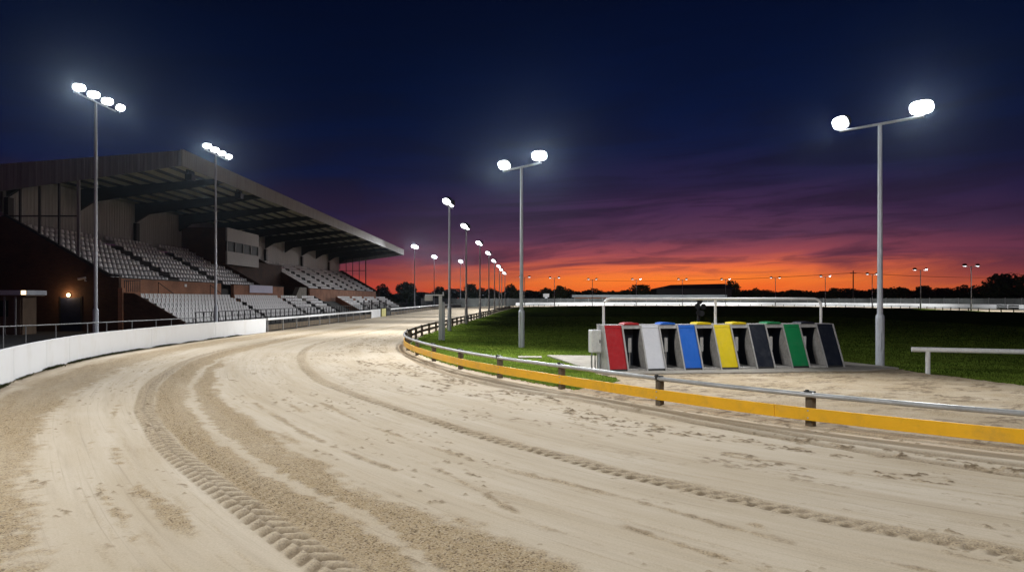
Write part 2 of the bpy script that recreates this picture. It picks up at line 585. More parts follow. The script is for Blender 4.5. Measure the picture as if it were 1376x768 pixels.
def dist_line(X, Y, P, reach):
    """signed distance (right of travel positive) and arc length; 1e3 where beyond reach"""
    D = np.full(X.shape, 1e3)
    A = np.zeros(X.shape)
    lo = P.min(0) - reach
    hi = P.max(0) + reach
    idx = np.nonzero((X > lo[0]) & (X < hi[0]) & (Y > lo[1]) & (Y < hi[1]))[0]
    seg = np.diff(P, axis=0)
    ln = np.hypot(seg[:, 0], seg[:, 1])
    arc = np.r_[0, np.cumsum(ln)]
    for c in range(0, len(idx), 40000):
        ii = idx[c:c + 40000]
        x = X[ii][:, None].astype(np.float32)
        y = Y[ii][:, None].astype(np.float32)
        # nearest vertex first, then exact on its two segments
        dd = (x - P[None, :, 0].astype(np.float32)) ** 2 + (y - P[None, :, 1].astype(np.float32)) ** 2
        k = dd.argmin(1)
        best = np.full(len(ii), 1e9)
        bs = np.zeros(len(ii))
        ba = np.zeros(len(ii))
        for off in (-1, 0):
            j = np.clip(k + off, 0, len(seg) - 1)
            ax = X[ii] - P[j, 0]
            ay = Y[ii] - P[j, 1]
            u = np.clip((ax * seg[j, 0] + ay * seg[j, 1]) / (ln[j] ** 2), 0, 1)
            qx = ax - u * seg[j, 0]
            qy = ay - u * seg[j, 1]
            d = np.hypot(qx, qy)
            s = np.sign(seg[j, 1] * ax - seg[j, 0] * ay)
            m = d < best
            best[m] = d[m]
            bs[m] = s[m]
            ba[m] = (arc[j] + u * ln[j])[m]
        ok = best < reach
        D[ii[ok]] = (best * bs)[ok]
        A[ii[ok]] = ba[ok]
    return D, A


LN = dict(
    tread=[(1267, 1318), (590, 865), (450, 768), (356, 701), (270, 637), (225, 600), (199, 562), (193, 544), (206, 514), (240, 491), (259, 482),
           (300, 470), (360, 458), (430, 446), (520, 431)],
    pale=[(650, 800), (584, 768), (528, 726), (455, 679), (405, 656), (356, 626), (319, 604), (285, 574), (262, 544), (259, 512), (283, 490), (322, 474),
          (380, 460), (450, 445)],
    grit_r=[(820, 800), (754, 768), (699, 739), (613, 705), (507, 662), (412, 611), (360, 577), (319, 551), (296, 521), (294, 499), (311, 480),
            (345, 468), (400, 455), (470, 443)],
    grit_l=[(130, 900), (75, 768), (49, 705), (49, 630), (56, 600), (71, 566), (97, 536), (139, 508), (195, 486), (262, 468), (335, 456), (430, 443)],
    patch=[(330, 810), (290, 768), (250, 712), (200, 665), (165, 625), (150, 589), (157, 547), (176, 517), (212, 493), (262, 475)],
    patch2=[(240, 810), (210, 768), (180, 727), (157, 690), (139, 664), (124, 626), (122, 590)],
    mid=[(1500, 790), (1376, 746), (1130, 699), (900, 649), (827, 632), (742, 609), (656, 587), (571, 560), (485, 532), (426, 508), (406, 484), (410, 471), (430, 461), (480, 449),
         (540, 437)],
    n1=[(532, 632), (464, 606), (400, 576), (340, 540)],
    n2=[(760, 716), (716, 700), (584, 628), (507, 602), (421, 562), (380, 535)],
    n3=[(1060, 728), (977, 707), (876, 678), (763, 649), (656, 623), (498, 572), (430, 540)],
    n4=[(900, 760), (810, 733), (716, 703), (647, 679)],
    n5=[(1037, 768), (951, 742), (876, 720), (800, 690)],
    n6=[(1300, 780), (1236, 765), (1090, 731), (1000, 700)],
    n7=[(1376, 668), (1250, 650), (1100, 628), (980, 612)],
    rut=[(1376, 640), (1138, 603), (988, 577), (876, 556), (784, 539), (699, 525), (635, 511), (579, 494), (546, 476), (541, 463), (551, 452)],
    rut_shadow2=[(1376, 626), (1138, 594), (988, 570), (876, 550), (784, 534), (699, 520), (635, 507), (583, 491), (552, 474), (547, 463), (556, 452)],
)


def track_surface():
    t = np.linspace(0, NP, 60000)
    mid = 0.5 * (inner(t) + outer(t))
    d = np.r_[0, np.cumsum(np.hypot(*np.diff(mid, axis=0).T))]
    dist = np.hypot(mid[:, 0], mid[:, 1])
    ds = np.interp(dist, [0, 7, 11, 16, 24, 40, 70, 130, 200], [0.018, 0.02, 0.03, 0.05, 0.10, 0.3, 0.8, 2.0, 2.5])
    back = (mid[:, 1] < 2.5) & (mid[:, 0] > 1.0)
    ds = np.where(back, 0.25, ds)
    cnt = np.r_[0, np.cumsum(np.diff(d) / ds[:-1])]
    rows = np.interp(np.arange(int(cnt[-1]) + 1), cnt, t)
    rows[-1] = NP
    s_at = np.interp(rows, t, d)
    I = inner(rows)
    O = outer(rows)
    nv = 430
    w = np.linspace(-0.035, 1.012, nv)
    X = I[:, None, 0] + (O - I)[:, None, 0] * w[None]
    Y = I[:, None, 1] + (O - I)[:, None, 1] * w[None]
    Wd = np.hypot(*(O - I).T)
    Vv = w[None] * Wd[:, None]
    Sv = np.repeat(s_at[:, None], nv, 1)
    shp = X.shape
    x, y, s, v = X.ravel(), Y.ravel(), Sv.ravel(), Vv.ravel()
    wf = np.repeat(w[None], shp[0], 0).ravel()
    near = np.nonzero((np.hypot(x, y) < 75) & (y > 2.0))[0]
    x_, y_, s_, v_ = x[near], y[near], s[near], v[near]
    h = np.zeros(len(near))
    grit = np.zeros(len(near))
    dark = np.zeros(len(near))
    e_n = (fbm(s_ * 1.1, v_ * 4.0, 3, 4) - 0.5)
    e_f = (fbm(x_ * 9, y_ * 9, 5, 3) - 0.5)
    big = fbm(s_ * 0.35, v_ * 2.2, 8, 5)
    c1 = fbm(x_ * 7.0, y_ * 7.0, 11, 3)
    c2 = fbm(x_ * 16.0, y_ * 16.0, 13, 2)
    # broad rake undulation along the running direction
    h += 0.020 * (fbm(s_ * 0.25, v_ * 1.6, 21, 4) - 0.5) + 0.004 * (fbm(s_ * 1.5, v_ * 14, 22, 3) - 0.5)
    dl = {k: dist_line(x_, y_, px_line(p), 6.0 if k in ('tread', 'grit_r', 'grit_l', 'pale') else 1.2) for k, p in LN.items()}
    far = sstep(70, 20, y_)
    # grit lying between the big tyre print and the smooth sand (lines run away from the camera: right is positive)
    dt, at = dl['tread']
    dg, _ = dl['grit_r']
    dp, _ = dl['pale']
    between = (sstep(0.11, 0.20, dt + 0.12 * e_n) * (dt < 900)) * (sstep(0.10, -0.14, dg + 0.55 * e_n + 0.25 * e_f) * (dg < 900))
    palem = sstep(0.13, 0.04, np.abs(dp + 0.25 * e_n) + 0.22 * e_f)
    g1 = between * (1 - 0.75 * palem) * np.clip(0.92 + 0.9 * (big - 0.45), 0, 1)
    dL, _ = dl['grit_l']
    lw = sstep(0.12, -0.25, dL + 0.5 * e_n + 0.5 * e_f) * (dL < 900) * sstep(-1.75, -1.0, dL + 0.8 * e_n)
    g2 = lw * np.clip(0.85 + 0.9 * (big - 0.45), 0, 1)
    da, aa = dl['patch']
    blob = sstep(5.1, 5.9, y_) * sstep(7.2, 6.2, y_)
    wa = 0.03 + 0.085 * blob + 0.05 * sstep(7.4, 8.0, y_) * sstep(9.5, 8.6, y_)
    g3 = sstep(0.0, -0.10, np.abs(da) - wa + 0.22 * e_n + 0.25 * e_f) * np.maximum(blob, sstep(0.36, 0.58, fbm(aa * 0.8, aa * 0, 31, 3))) * 0.9
    db, _ = dl['patch2']
    g4 = sstep(0.0, -0.08, np.abs(db) - 0.02 - 0.035 * sstep(5.6, 6.0, y_) * sstep(7.2, 6.6, y_) + 0.15 * e_n + 0.18 * e_f) * sstep(0.33, 0.55, fbm(s_ * 1.3, v_, 37, 3)) * 0.8
    grit = np.maximum.reduce([grit, g1, g2, g3, g4])
    # scattered thrown grit left of the tread and over the whole surface
    sc = sstep(0.58, 0.76, fbm(s_ * 1.2, v_ * 15.0, 41, 5, 0.6))
    grit = np.maximum(grit, sc * 0.28)
    # thin drag lines
    for k, wd, am in (('n1', .075, .7), ('n2', .05, .7), ('n3', .07, .7), ('n4', .045, .7), ('n5', .06, .75), ('n6', .065, .75), ('n7', .05, .5)):
        dd, aa = dl[k]
        q = sstep(wd, wd * 0.2, np.abs(dd) + 0.07 * e_n + 0.08 * e_f) * sstep(0.22, 0.52, fbm(aa * 1.2, aa * 0.0, ord(k[1]), 3)) * am
        grit = np.maximum(grit, q)
        dark = np.maximum(dark, q * 0.45 * sstep(0.5, 0.65, c1))
        h += q * (0.016 * (c1 - 0.35))
    # tyre ruts by the inside rail; right stretch paints the rail's cast shadow
    for k in ('rut', 'rut_shadow2'):
        dd, aa = dl[k]
        q = sstep(0.16, 0.05, np.abs(dd) + 0.10 * e_n)
        h += -0.022 * q + 0.012 * sstep(0.26, 0.16, np.abs(dd)) * (1 - q)
        grit = np.maximum(grit, q * 0.65)
        dark = np.maximum(dark, 0.28 * q * (0.5 + big))
    # the big lugged print: two rows of slanting lugs, half a pitch apart
    W2 = 0.14
    pitch = 0.19
    inb = sstep(W2 + 0.03, W2 - 0.02, np.abs(dt + 0.03 * e_n))
    for side in (-1, 1):
        rowm = sstep(-0.03, 0.02, dt * side)
        ph = at / pitch + (0.5 if side > 0 else 0.0) + 0.62 * np.abs(dt) / W2 + 0.10 * e_n
        fr = ph - np.floor(ph)
        lug = sstep(0.0, 0.10, fr) * sstep(0.60, 0.50, fr)
        near_f = sstep(60, 12, y_)
        h += inb * rowm * (-0.018 + 0.034 * lug * (0.55 + 0.9 * c1)) * (0.6 + 0.8 * fbm(at * 0.8, at * 0, 57, 3)) * near_f
        dark = np.maximum(dark, inb * rowm * (1 - lug) * 0.7 * near_f)
        grit = np.maximum(grit, inb * rowm * 0.45)
    # second, fainter pass of lugs just right of it
    d2 = dt - 0.34
    in2 = sstep(0.16, 0.10, np.abs(d2)) * sstep(0.40, 0.55, fbm(at * 0.35, at * 0, 55, 2)) * sstep(3.0, 6.5, at) * 0.7
    fr = (at / 0.16 - 0.8 * d2 / 0.12) % 1.0
    lug = sstep(0.0, 0.25, fr) * sstep(0.85, 0.5, fr)
    h += in2 * (-0.018 + 0.030 * lug)
    dark = np.maximum(dark, in2 * (1 - lug) * 0.4)
    # middle print: broken lugs and clods
    dm, am = dl['mid']
    inm = sstep(0.19, 0.10, np.abs(dm) + 0.10 * e_n + 0.10 * e_f)
    brk = 0.35 + 0.65 * sstep(0.30, 0.55, fbm(am * 0.7, am * 0, 59, 3))
    for lo_, hi_, ph0, amp in ((-0.145, -0.045, 0.0, 1.0), (-0.03, 0.075, 0.45, 0.55)):
        rowm = sstep(lo_ - 0.015, lo_ + 0.015, dm + 0.03 * e_f) * sstep(hi_ + 0.015, hi_ - 0.015, dm + 0.03 * e_f)
        fr = (am / 0.165 + ph0 + 2.2 * (dm - lo_) + 0.35 * e_n) % 1.0
        lug = sstep(0.0, 0.18, fr) * sstep(0.72, 0.52, fr)
        h += rowm * amp * brk * (-0.010 + 0.024 * lug * (0.4 + c1))
        dark = np.maximum(dark, rowm * amp * brk * (1 - lug) * 0.8 * sstep(0.28, 0.5, c1 + 0.08))
    grit = np.maximum(grit, inm * 0.5 * (0.5 + big))
    h += inm * 0.006 * (c1 - 0.4)
    # kicked-up clods in a belt outside the inside rail
    belt = sstep(0.5, 1.1, v_) * sstep(3.9, 2.0, v_) * sstep(50, 28, y_)
    cn = fbm(s_ * 1.0, v_ * 2.4, 61, 3)
    cl = fbm(s_ * 6.5, v_ * 12.0, 63, 4, 0.6)
    clod = belt * sstep(0.48, 0.58, cn) * sstep(0.52, 0.60, cl)
    h += clod * (0.026 * (c2 - 0.25))
    dark = np.maximum(dark, clod * sstep(0.38, 0.60, c2) * 0.95)
    grit = np.maximum(grit, clod * 0.8)
    # sparse clods everywhere
    sp = sstep(0.745, 0.79, fbm(s_ * 8.0, v_ * 15.0, 71, 3)) * sstep(0.45, 0.6, fbm(s_ * 0.8, v_ * 1.2, 73, 2))
    h += sp * 0.022 * c2
    dark = np.maximum(dark, sp * 0.45)
    grit = np.maximum(grit, sp * 0.7)
    # weed/dirt line at the foot of the outside wall
    foot = sstep(0.955, 1.0, wf[near] + 0.02 * e_n)
    dark = np.maximum(dark, foot * 0.75 * sstep(0.35, 0.6, c1 + 0.1))
    h += foot * 0.02 * c1
    rough = np.clip(grit, 0, 1)
    h += rough * (1 - 0.85 * inb) * (0.020 * (c1 - 0.5) + 0.018 * (c2 - 0.5)) * sstep(40, 14, y_)
    h += 0.0025 * (fbm(x_ * 12, y_ * 12, 77, 3) - 0.5)
    Z = np.zeros(len(x))
    Z[near] = h
    # tuck the inner margin under the turf
    Z += np.where(wf < -0.018, -0.05 * sstep(-0.018, -0.034, wf), 0.0)
    wear_shade = np.zeros((len(x), 4), np.float32)
    wear_shade[:, 3] = 1
    wear_shade[:, 0] = 0.18
    wear_shade[near, 0] = np.clip(grit, 0, 1) * far + 0.0
    wear_shade[near, 1] = np.clip(dark, 0, 1) * far
    nr = shp[0]
    a = (np.arange(nr - 1)[:, None] * nv + np.arange(nv - 1)[None]).ravel()
    F = np.stack([a, a + nv, a + nv + 1, a + 1], 1)
    V = np.stack([x, y, Z], 1)
    # make sure faces look up
    p0, p1, p2 = V[F[0, 0]], V[F[0, 1]], V[F[0, 2]]
    if np.cross(p1 - p0, p2 - p0)[2] < 0:
        F = F[:, ::-1]
    o = np_mesh('sand_track', V, F, M['sand'])
    me = o.data
    ca = me.attributes.new('wear_shade', 'FLOAT_COLOR', 'POINT')
    ca.data.foreach_set('color', wear_shade.ravel())
    uvl = me.uv_layers.new(name='flow')
    fl = F.ravel()
    uvl.data.foreach_set('uv', np.stack([s[fl], v[fl]], 1).astype(np.float32).ravel())
    tag(o, kind='structure')
    return o


track_surface()

# sandy apron inside the rail, round the traps
APR = np.array([G(838, 513), G(800, 503), G(850, 497), (4.0, 18.6), (9.0, 19.4), G(1205, 496), G(1250, 503), G(1376, 519), (13.5, 11.5), (19, 7.5), (19, 4.2), (12, 5.1), (8.85, 6.3),
                (6.15, 7.85), (3.9, 9.55), (2.05, 11.8), (0.95, 13.7)])


def in_poly(x, y, P):
    c = np.zeros(x.shape, bool)
    j = len(P) - 1
    for i in range(len(P)):
        xi, yi = P[i]
        xj, yj = P[j]
        hit = ((yi > y) != (yj > y)) & (x < (xj - xi) * (y - yi) / (yj - yi + 1e-12) + xi)
        c ^= hit
        j = i
    return c


def apron():
    st = 0.04
    gx = np.arange(0.6, 19.5, st)
    gy = np.arange(4.2, 20.0, st)
    X, Y = np.meshgrid(gx, gy)
    x, y = X.ravel(), Y.ravel()
    wx = x + 0.5 * (fbm(x * 1.6, y * 1.6, 81, 4) - 0.5)
    wy = y + 0.5 * (fbm(x * 1.6, y * 1.6, 85, 4) - 0.5)
    ins = in_poly(wx, wy, APR)
    g = fbm(x * 2.0, y * 3.0, 91, 4)
    c1 = fbm(x * 8, y * 8, 93, 3)
    clod = sstep(0.48, 0.58, fbm(x * 1.6, y * 2.6, 95, 3)) * sstep(0.52, 0.60, fbm(x * 7, y * 11, 96, 4, 0.6))
    z = 0.022 + 0.02 * (fbm(x * 3, y * 3, 97, 4) - 0.5) + 0.014 * (c1 - 0.5) + 0.012 * clod
    rd, _ = dist_line(x, y, Pin, 3.0)
    z = z - 0.085 * np.where(np.abs(rd) < 900, sstep(-0.02, -0.30, rd), 0)
    ny, nx = X.shape
    a = (np.arange(ny - 1)[:, None] * nx + np.arange(nx - 1)[None]).ravel()
    F = np.stack([a, a + 1, a + nx + 1, a + nx], 1)
    F = F[ins[F].all(1)]
    used, inv = np.unique(F, return_inverse=True)
    F = inv.reshape(F.shape)
    V = np.stack([x, y, z], 1)[used]
    o = np_mesh('sand_apron', V, F, M['sand'])
    wear_shade = np.ones((len(V), 4), np.float32)
    wear_shade[:, 0] = np.clip(0.55 + 0.9 * (g - 0.5), 0, 1)[used]
    wear_shade[:, 1] = (clod * 0.75)[used]
    o.data.attributes.new('wear_shade', 'FLOAT_COLOR', 'POINT').data.foreach_set('color', wear_shade.ravel())
    uvl = o.data.uv_layers.new(name='flow')
    fl = F.ravel()
    uvl.data.foreach_set('uv', (V[fl][:, :2] * 0.8).astype(np.float32).ravel())
    tag(o, kind='structure')


apron()
PAD = [(1.15, 22.4), (2.25, 16.75), (6.3, 17.15), (9.3, 17.75), (10.35, 18.25), (9.7, 20.2), (5.2, 21.6)]
pad = MB().prism([(p[0], p[1], -0.02) for p in PAD], (0, 0, 0.08)).build('concrete_pad', M['concrete'], bevel=0.012)
tag(pad, kind='structure')


# ------------------------------------------------------------------ grass blades near the lens
def grass():
    n = 420000
    x = rng.uniform(-5.2, 34, n)
    y = 11.0 + 60 * rng.random(n) ** 1.5
    d = np.hypot(x, y)
    keep = rng.random(n) < np.clip((17.0 / d) ** 1.2, 0.10, 1)
    x, y = x[keep], y[keep]
    ok = in_poly(x, y, offset(Pin[:-1], -0.05)) & ~in_poly(x + 0.5 * (fbm(x * 1.6, y * 1.6, 81, 4) - 0.5), y + 0.5 * (fbm(x * 1.6, y * 1.6, 85, 4) - 0.5), APR) & ~in_poly(x, y, np.array(PAD))
    ok &= (np.abs(x / y) < 0.82)
    x, y = x[ok], y[ok]
    n = len(x)
    dens = fbm(x * 0.9, y * 0.9, 101, 3)
    hgt = 0.02 + 0.045 * rng.random(n) * (0.4 + dens)
    wid = 0.005 + 0.0007 * np.hypot(x, y)
    a = rng.uniform(0, 2 * PI, n)
    lean = rng.uniform(0.1, 0.7, n) * hgt
    b = rng.uniform(0, 2 * PI, n)
    ax, ay = np.cos(a) * wid, np.sin(a) * wid
    z0 = np.full(n, 0.0)
    V = np.empty((n, 3, 3))
    V[:, 0] = np.stack([x - ax, y - ay, z0], 1)
    V[:, 1] = np.stack([x + ax, y + ay, z0], 1)
    V[:, 2] = np.stack([x + np.cos(b) * lean, y + np.sin(b) * lean, hgt + 0.01], 1)
    F = np.arange(n * 3).reshape(n, 3)
    m = surf('grass_blade', (0.17, 0.245, 0.036), 0.75, var=0.5, scale=0.7, spec=0.05)
    nt = m.node_tree
    bs = nt.nodes['Principled BSDF']
    src = bs.inputs['Base Color'].links[0].from_socket
    tr_ = N(nt, 'ShaderNodeBsdfTranslucent')
    L(nt, src, tr_.inputs['Color'])
    mx = N(nt, 'ShaderNodeMixShader')
    mx.inputs[0].default_value = 0.5
    L(nt, bs.outputs[0], mx.inputs[1])
    L(nt, tr_.outputs[0], mx.inputs[2])
    L(nt, mx.outputs[0], nt.nodes['Material Output'].inputs['Surface'])
    o = np_mesh('grass', V.reshape(-1, 3), F, m, smooth=False)
    tag(o, label='short green grass growing over the dark infield inside the rail', cat='grass', kind='stuff')


grass()


def weeds():
    t = rng.uniform(1.8, 8.35, 26000)
    p = outer(t)
    q = inner(t)
    d = q - p
    d /= np.linalg.norm(d, axis=1)[:, None]
    den = fbm(t * 9, t * 0, 141, 4)
    off = np.abs(rng.normal(0, .05, len(t))) + .01
    ok = rng.random(len(t)) < np.clip((den - .30) * 3.2, .1, 1)
    p = (p + d * off[:, None])[ok]
    n = len(p)
    h = rng.uniform(.015, .07, n) * (0.5 + den[ok])
    a = rng.uniform(0, 2 * PI, n)
    b = rng.uniform(0, 2 * PI, n)
    w = 0.012
    V = np.empty((n, 3, 3))
    V[:, 0] = np.stack([p[:, 0] - np.cos(a) * w, p[:, 1] - np.sin(a) * w, np.full(n, -.01)], 1)
    V[:, 1] = np.stack([p[:, 0] + np.cos(a) * w, p[:, 1] + np.sin(a) * w, np.full(n, -.01)], 1)
    V[:, 2] = np.stack([p[:, 0] + np.cos(b) * h * .7, p[:, 1] + np.sin(b) * h * .7, h], 1)
    m = surf('weed_blade', (0.05, 0.055, 0.022), 0.85, var=0.5, scale=2.0, spec=0.05)
    o = np_mesh('weeds', V.reshape(-1, 3), np.arange(n * 3).reshape(n, 3), m, smooth=False)
    tag(o, 'thin line of dark weeds and dirt along the foot of the curved white wall', 'weeds', kind='stuff')


weeds()


# ------------------------------------------------------------------ outside wall and fences
def curve_pts(fn, t0, t1, step):
    return resample(fn, t0, t1, step)[0]


def t_at_y(fn, y, t0, t1):
    t = np.linspace(t0, t1, 4000)
    p = fn(t)
    return float(t[np.argmin(np.abs(p[:, 1] - y))])


wall = empty('perimeter_wall', (-13.3, 21.2, 0))
tag(wall, 'curved white boarded wall along the outside of the near bend, left of the sand', 'wall')
ys = [3.5, 8.0, 12.4, 15.8, 18.3, 20.1, 26.4, 32.4, 38.6]
tt = [t_at_y(outer, y, 2.6, 9.5) for y in ys]
tt = [1.6, 2.3] + tt
for a, b in zip(tt[:-1], tt[1:]):
    P = curve_pts(outer, a, b - 0.0018, 0.35)
    m = MB().strip(P, 0.0, 0.745, 0.05, side=1)
    o = m.build('wall_panel', M['white_board'], wall, bevel=0.006)
    o.matrix_parent_inverse = Matrix.Translation(wall.location).inverted()
P = curve_pts(outer, tt[0], tt[-1], 0.5)
cap = MB().strip(offset(P, -0.012), 0.747, 0.785, 0.074, side=1).build('wall_capping', M['white_board'], wall, bevel=0.004)
cap.matrix_parent_inverse = Matrix.Translation(wall.location).inverted()


def keep_world(o, root):
    o.parent = root
    o.matrix_parent_inverse = root.matrix_basis.inverted()
    return o


def W(mb, name, mat, root, **kw):
    """part given in world coordinates under a placed Empty"""
    o = mb.build(name, mat, None, **kw)
    if root is None:
        return o
    o.parent = root
    base = root
    mat_w = Matrix.LocRotScale(root.location, root.rotation_euler, None) if root.type == 'EMPTY' else None
    if mat_w is not None:
        o.matrix_parent_inverse = mat_w.inverted()
    return o


def rail_fence(label, y0, y1, name='trackside_fence'):
    t0 = t_at_y(outer, y0, 8.5, 13.2)
    t1 = t_at_y(outer, y1, 8.5, 13.9)
    P = curve_pts(outer, t0, t1, 2.4)
    r = empty(name, (P[0][0], P[0][1], 0))
    tag(r, label, 'fence')
    W(MB().strip(P, 0.66, 0.78, 0.12), 'top_rail', M['white_board'], r, bevel=0.01)
    W(MB().strip(offset(P, 0.05), 0.08, 0.40, 0.03), 'kick_board', M['post_wood'], r)
    for p in offset(P, 0.06)[:60]:
        W(MB().box(p[0] - .05, p[1] - .05, -0.05, p[0] + .05, p[1] + .05, 0.655), 'post', M['grey_steel'], r)
    return r


rail_fence('low fence with white top rail running from the white wall to the trackside boards', 38.9, 66.0)
rail_fence('low fence with white top rail beyond the trackside boards, running to the far bend', 76.8, 148)

# white/yellow boards and a dark gate at the trackside, half way up the straight
b = MB().box(-13.80, 66.6, 0.0, -13.72, 71.2, 0.82).build('notice_board', M['white_board'], bevel=0.01)
tag(b, 'plain white board standing at the trackside between two lengths of fence', 'board')
b = MB().box(-13.80, 72.0, 0.0, -13.72, 74.3, 0.84).build('notice_board', surf('pale_yellow_board', (0.62, 0.58, 0.22), 0.6, var=0.08, scale=2), bevel=0.01)
tag(b, 'pale yellow board standing at the trackside beside the dark gate', 'board')
g = empty('track_gate', (-14.1, 70.0, 0))
tag(g, 'dark steel barred gate behind the white and yellow trackside boards', 'gate')
gm = MB()
for i in range(26):
    y = 65.2 + i * 0.44
    gm.box(-14.12, y - .02, 0.0, -14.08, y + .02, 1.5)
W(gm, 'bar_panel', M['dark_steel'], g)
for y in (65.0, 68.6, 72.6, 76.4):
    W(MB().box(-14.16, y - .06, -0.05, -14.04, y + .06, 1.75), 'post', M['dark_steel'], g)
W(MB().box(-14.13, 65.0, 1.50, -14.07, 76.4, 1.56), 'top_bar', M['dark_steel'], g)

# handrail behind the white wall
hp = [(-17.1, 19.6), (-16.4, 21.9), (-15.9, 23.6), (-15.5, 25.8), (-15.15, 28.0), (-14.9, 30.6), (-14.75, 33.5)]
t = np.linspace(0, len(hp) - 1.0001, 30)
HP = catmull(np.array(hp), t, closed=False)
hr = empty('handrail', (HP[0][0], HP[0][1], 0))
tag(hr, 'thin grey metal handrail on posts behind the curved white wall', 'handrail')
W(MB().tube([(p[0], p[1], 1.0) for p in HP], 0.018, 8), 'top_rail', M['grey_steel'], hr, smooth=True)
for i in np.linspace(0, len(HP) - 1, 12).astype(int):
    W(MB().tube([(HP[i][0], HP[i][1], -0.1), (HP[i][0], HP[i][1], 0.985)], 0.018, 8), 'post', M['grey_steel'], hr, smooth=True)

# far white wall and fence beyond it
P = curve_pts(outer, 13.95, 20.5, 3.0)
Pa = np.array(P)
gap = (Pa[:, 0] > 70) & (Pa[:, 1] < 125) & (Pa[:, 1] > 117)
fw = empty('far_wall', (31, 191.5, 0))
tag(fw, 'long low white wall round the far bend beyond the dark infield', 'wall')
cut0 = int(np.argmax(gap))
cut1 = len(gap) - 1 - int(np.argmax(gap[::-1]))
W(MB().strip(Pa[:cut0 + 1], 0, 0.85, 0.06), 'wall_panel', M['white_board'], fw)
W(MB().strip(Pa[cut1:], 0, 0.85, 0.06), 'wall_panel', M['white_board'], fw)
seg = Pa[cut0:cut1 + 1]
gr = empty('rail_gate', (seg[0][0], seg[0][1], 0))
tag(gr, 'open white rail section in the far wall near the right edge', 'gate')
W(MB().strip(seg, 0.78, 0.86, 0.06), 'top_rail', M['white_board'], gr)
W(MB().strip(seg, 0.42, 0.50, 0.06), 'middle_rail', M['white_board'], gr)
for p in seg:
    W(MB().box(p[0] - .06, p[1] - .06, -.05, p[0] + .06, p[1] + .06, 0.775), 'post', M['white_board'], gr)
P2 = offset(curve_pts(outer, 12.4, 20.2, 4.0), 5.0)
ff = empty('mesh_fence', (P2[0][0], P2[0][1], 0))
tag(ff, 'dull grey fence standing behind the far white wall', 'fence')
W(MB().strip(P2, -0.2, 1.95, 0.04), 'mesh_panel', M['far_fence'], ff)
for p in P2[:95]:
    W(MB().box(p[0] - .06, p[1] - .06, -.3, p[0] + .06, p[1] + .06, 2.1), 'post', M['grey_steel'], ff)

# ------------------------------------------------------------------ inside rail
ir = empty('inside_rail', (-1.39, 18.5, 0))
tag(ir, 'inside running rail of grey pipe with yellow kick board curving past the traps', 'rail')
tA = 1.0
tY = t_at_y(inner, 30.0, 6.5, 8.2)
Pn = curve_pts(inner, tA, tY, 0.3)
W(MB().tube([(p[0], p[1], 0.49) for p in offset(Pn, 0.085)], 0.038, 12), 'top_rail', M['pipe'], ir, smooth=True)
tK = t_at_y(inner, 28.4, 6.5, 8.0)
Pk = curve_pts(inner, tA, tK, 3.2)
tk = resample(inner, tA, tK, 3.2)[1]
for a, b2 in zip(tk[:-1], tk[1:]):
    q = offset(curve_pts(inner, a, b2 - 0.0006, 0.25), 0.075)
    W(MB().strip(q, 0.115, 0.30, 0.03), 'kick_board', M['yellow_board'], ir, bevel=0.004)
known = [(8.9, 6.95), (6.55, 8.4), (4.42, 10.1), (2.62, 12.1), (1.05, 14.4), (-0.29, 16.4), (-1.39, 18.5)]
tq = t_at_y(inner, 20.8, 4.8, 6.5)
rest = curve_pts(inner, tq, tY, 2.4)
tS = resample(inner, 7.0, 8.0, 1.0)[1]


def rail_post(p, root, h=0.56, mat='post_wood'):
    a = rng.uniform(-0.1, 0.1)
    m = Matrix.Translation((p[0], p[1], 0)) @ Matrix.Rotation(a + 0.6, 4, 'Z')
    mb = MB().box(-.055, -.055, -.1, .055, .055, h - 0.04, m)
    o = W(mb, 'post', M[mat], root, bevel=0.008)
    cb = MB().box(-.085, -.05, h - 0.10, .085, .05, h - 0.085, m).box(-.10, -.02, h - 0.085, -.06, .02, h + .0, m).box(-.07, -.07, h - 0.085, .02, .07, h - 0.02, m)
    if p[1] < 26:
        k = int(np.argmin(np.hypot(Pn[:, 0] - p[0], Pn[:, 1] - p[1])))
        tg = Vector(Pn[min(k + 1, len(Pn) - 1)]) - Vector(Pn[max(k - 1, 0)])
        nn = Vector((-tg.y, tg.x)).normalized()
        for dz in (0.155, 0.26):
            bo = MB()
            c0 = Vector(Pn[k]) + nn * 0.104
            c1 = Vector(Pn[k]) + nn * 0.118
            bo.tube([(c0.x, c0.y, dz), (c1.x, c1.y, dz)], 0.011, 8)
            W(bo, 'bolt', M['galv'], root)
    br = cb.build('clamp', M['dark_steel'])
    br.parent = o
    br.matrix_parent_inverse = (Matrix.Translation(root.location)).inverted() @ Matrix.Identity(4)
    br.matrix_parent_inverse = Matrix.Identity(4)
    return o


for p in known + [tuple(q) for q in rest]:
    rail_post(p, ir)

sr = empty('straight_rail', (-4.6, 34, 0))
tag(sr, 'dark brown two-bar inside rail running up the straight beside the infield', 'rail')
tE = t_at_y(inner, 128, 11.5, 13)
Ps = curve_pts(inner, tY + 0.01, tE, 2.4)
W(MB().strip(Ps, 0.42, 0.53, 0.06), 'top_rail', M['rail_wood'], sr)
W(MB().strip(offset(Ps, 0.03), 0.16, 0.28, 0.035), 'lower_rail', M['rail_wood'], sr)
for p in offset(Ps, -0.06):
    W(MB().box(p[0] - .055, p[1] - .055, -.1, p[0] + .055, p[1] + .055, 0.56), 'post', M['post_wood'], sr)
fr_ = empty('far_rail', (33, 180, 0))
tag(fr_, 'thin dark inside rail along the far bend in front of the far white wall', 'rail')
Pf = curve_pts(inner, tE + 0.02, 20.0, 3.0)
W(MB().strip(Pf, 0.42, 0.50, 0.05), 'top_rail', M['grey_steel'], fr_)
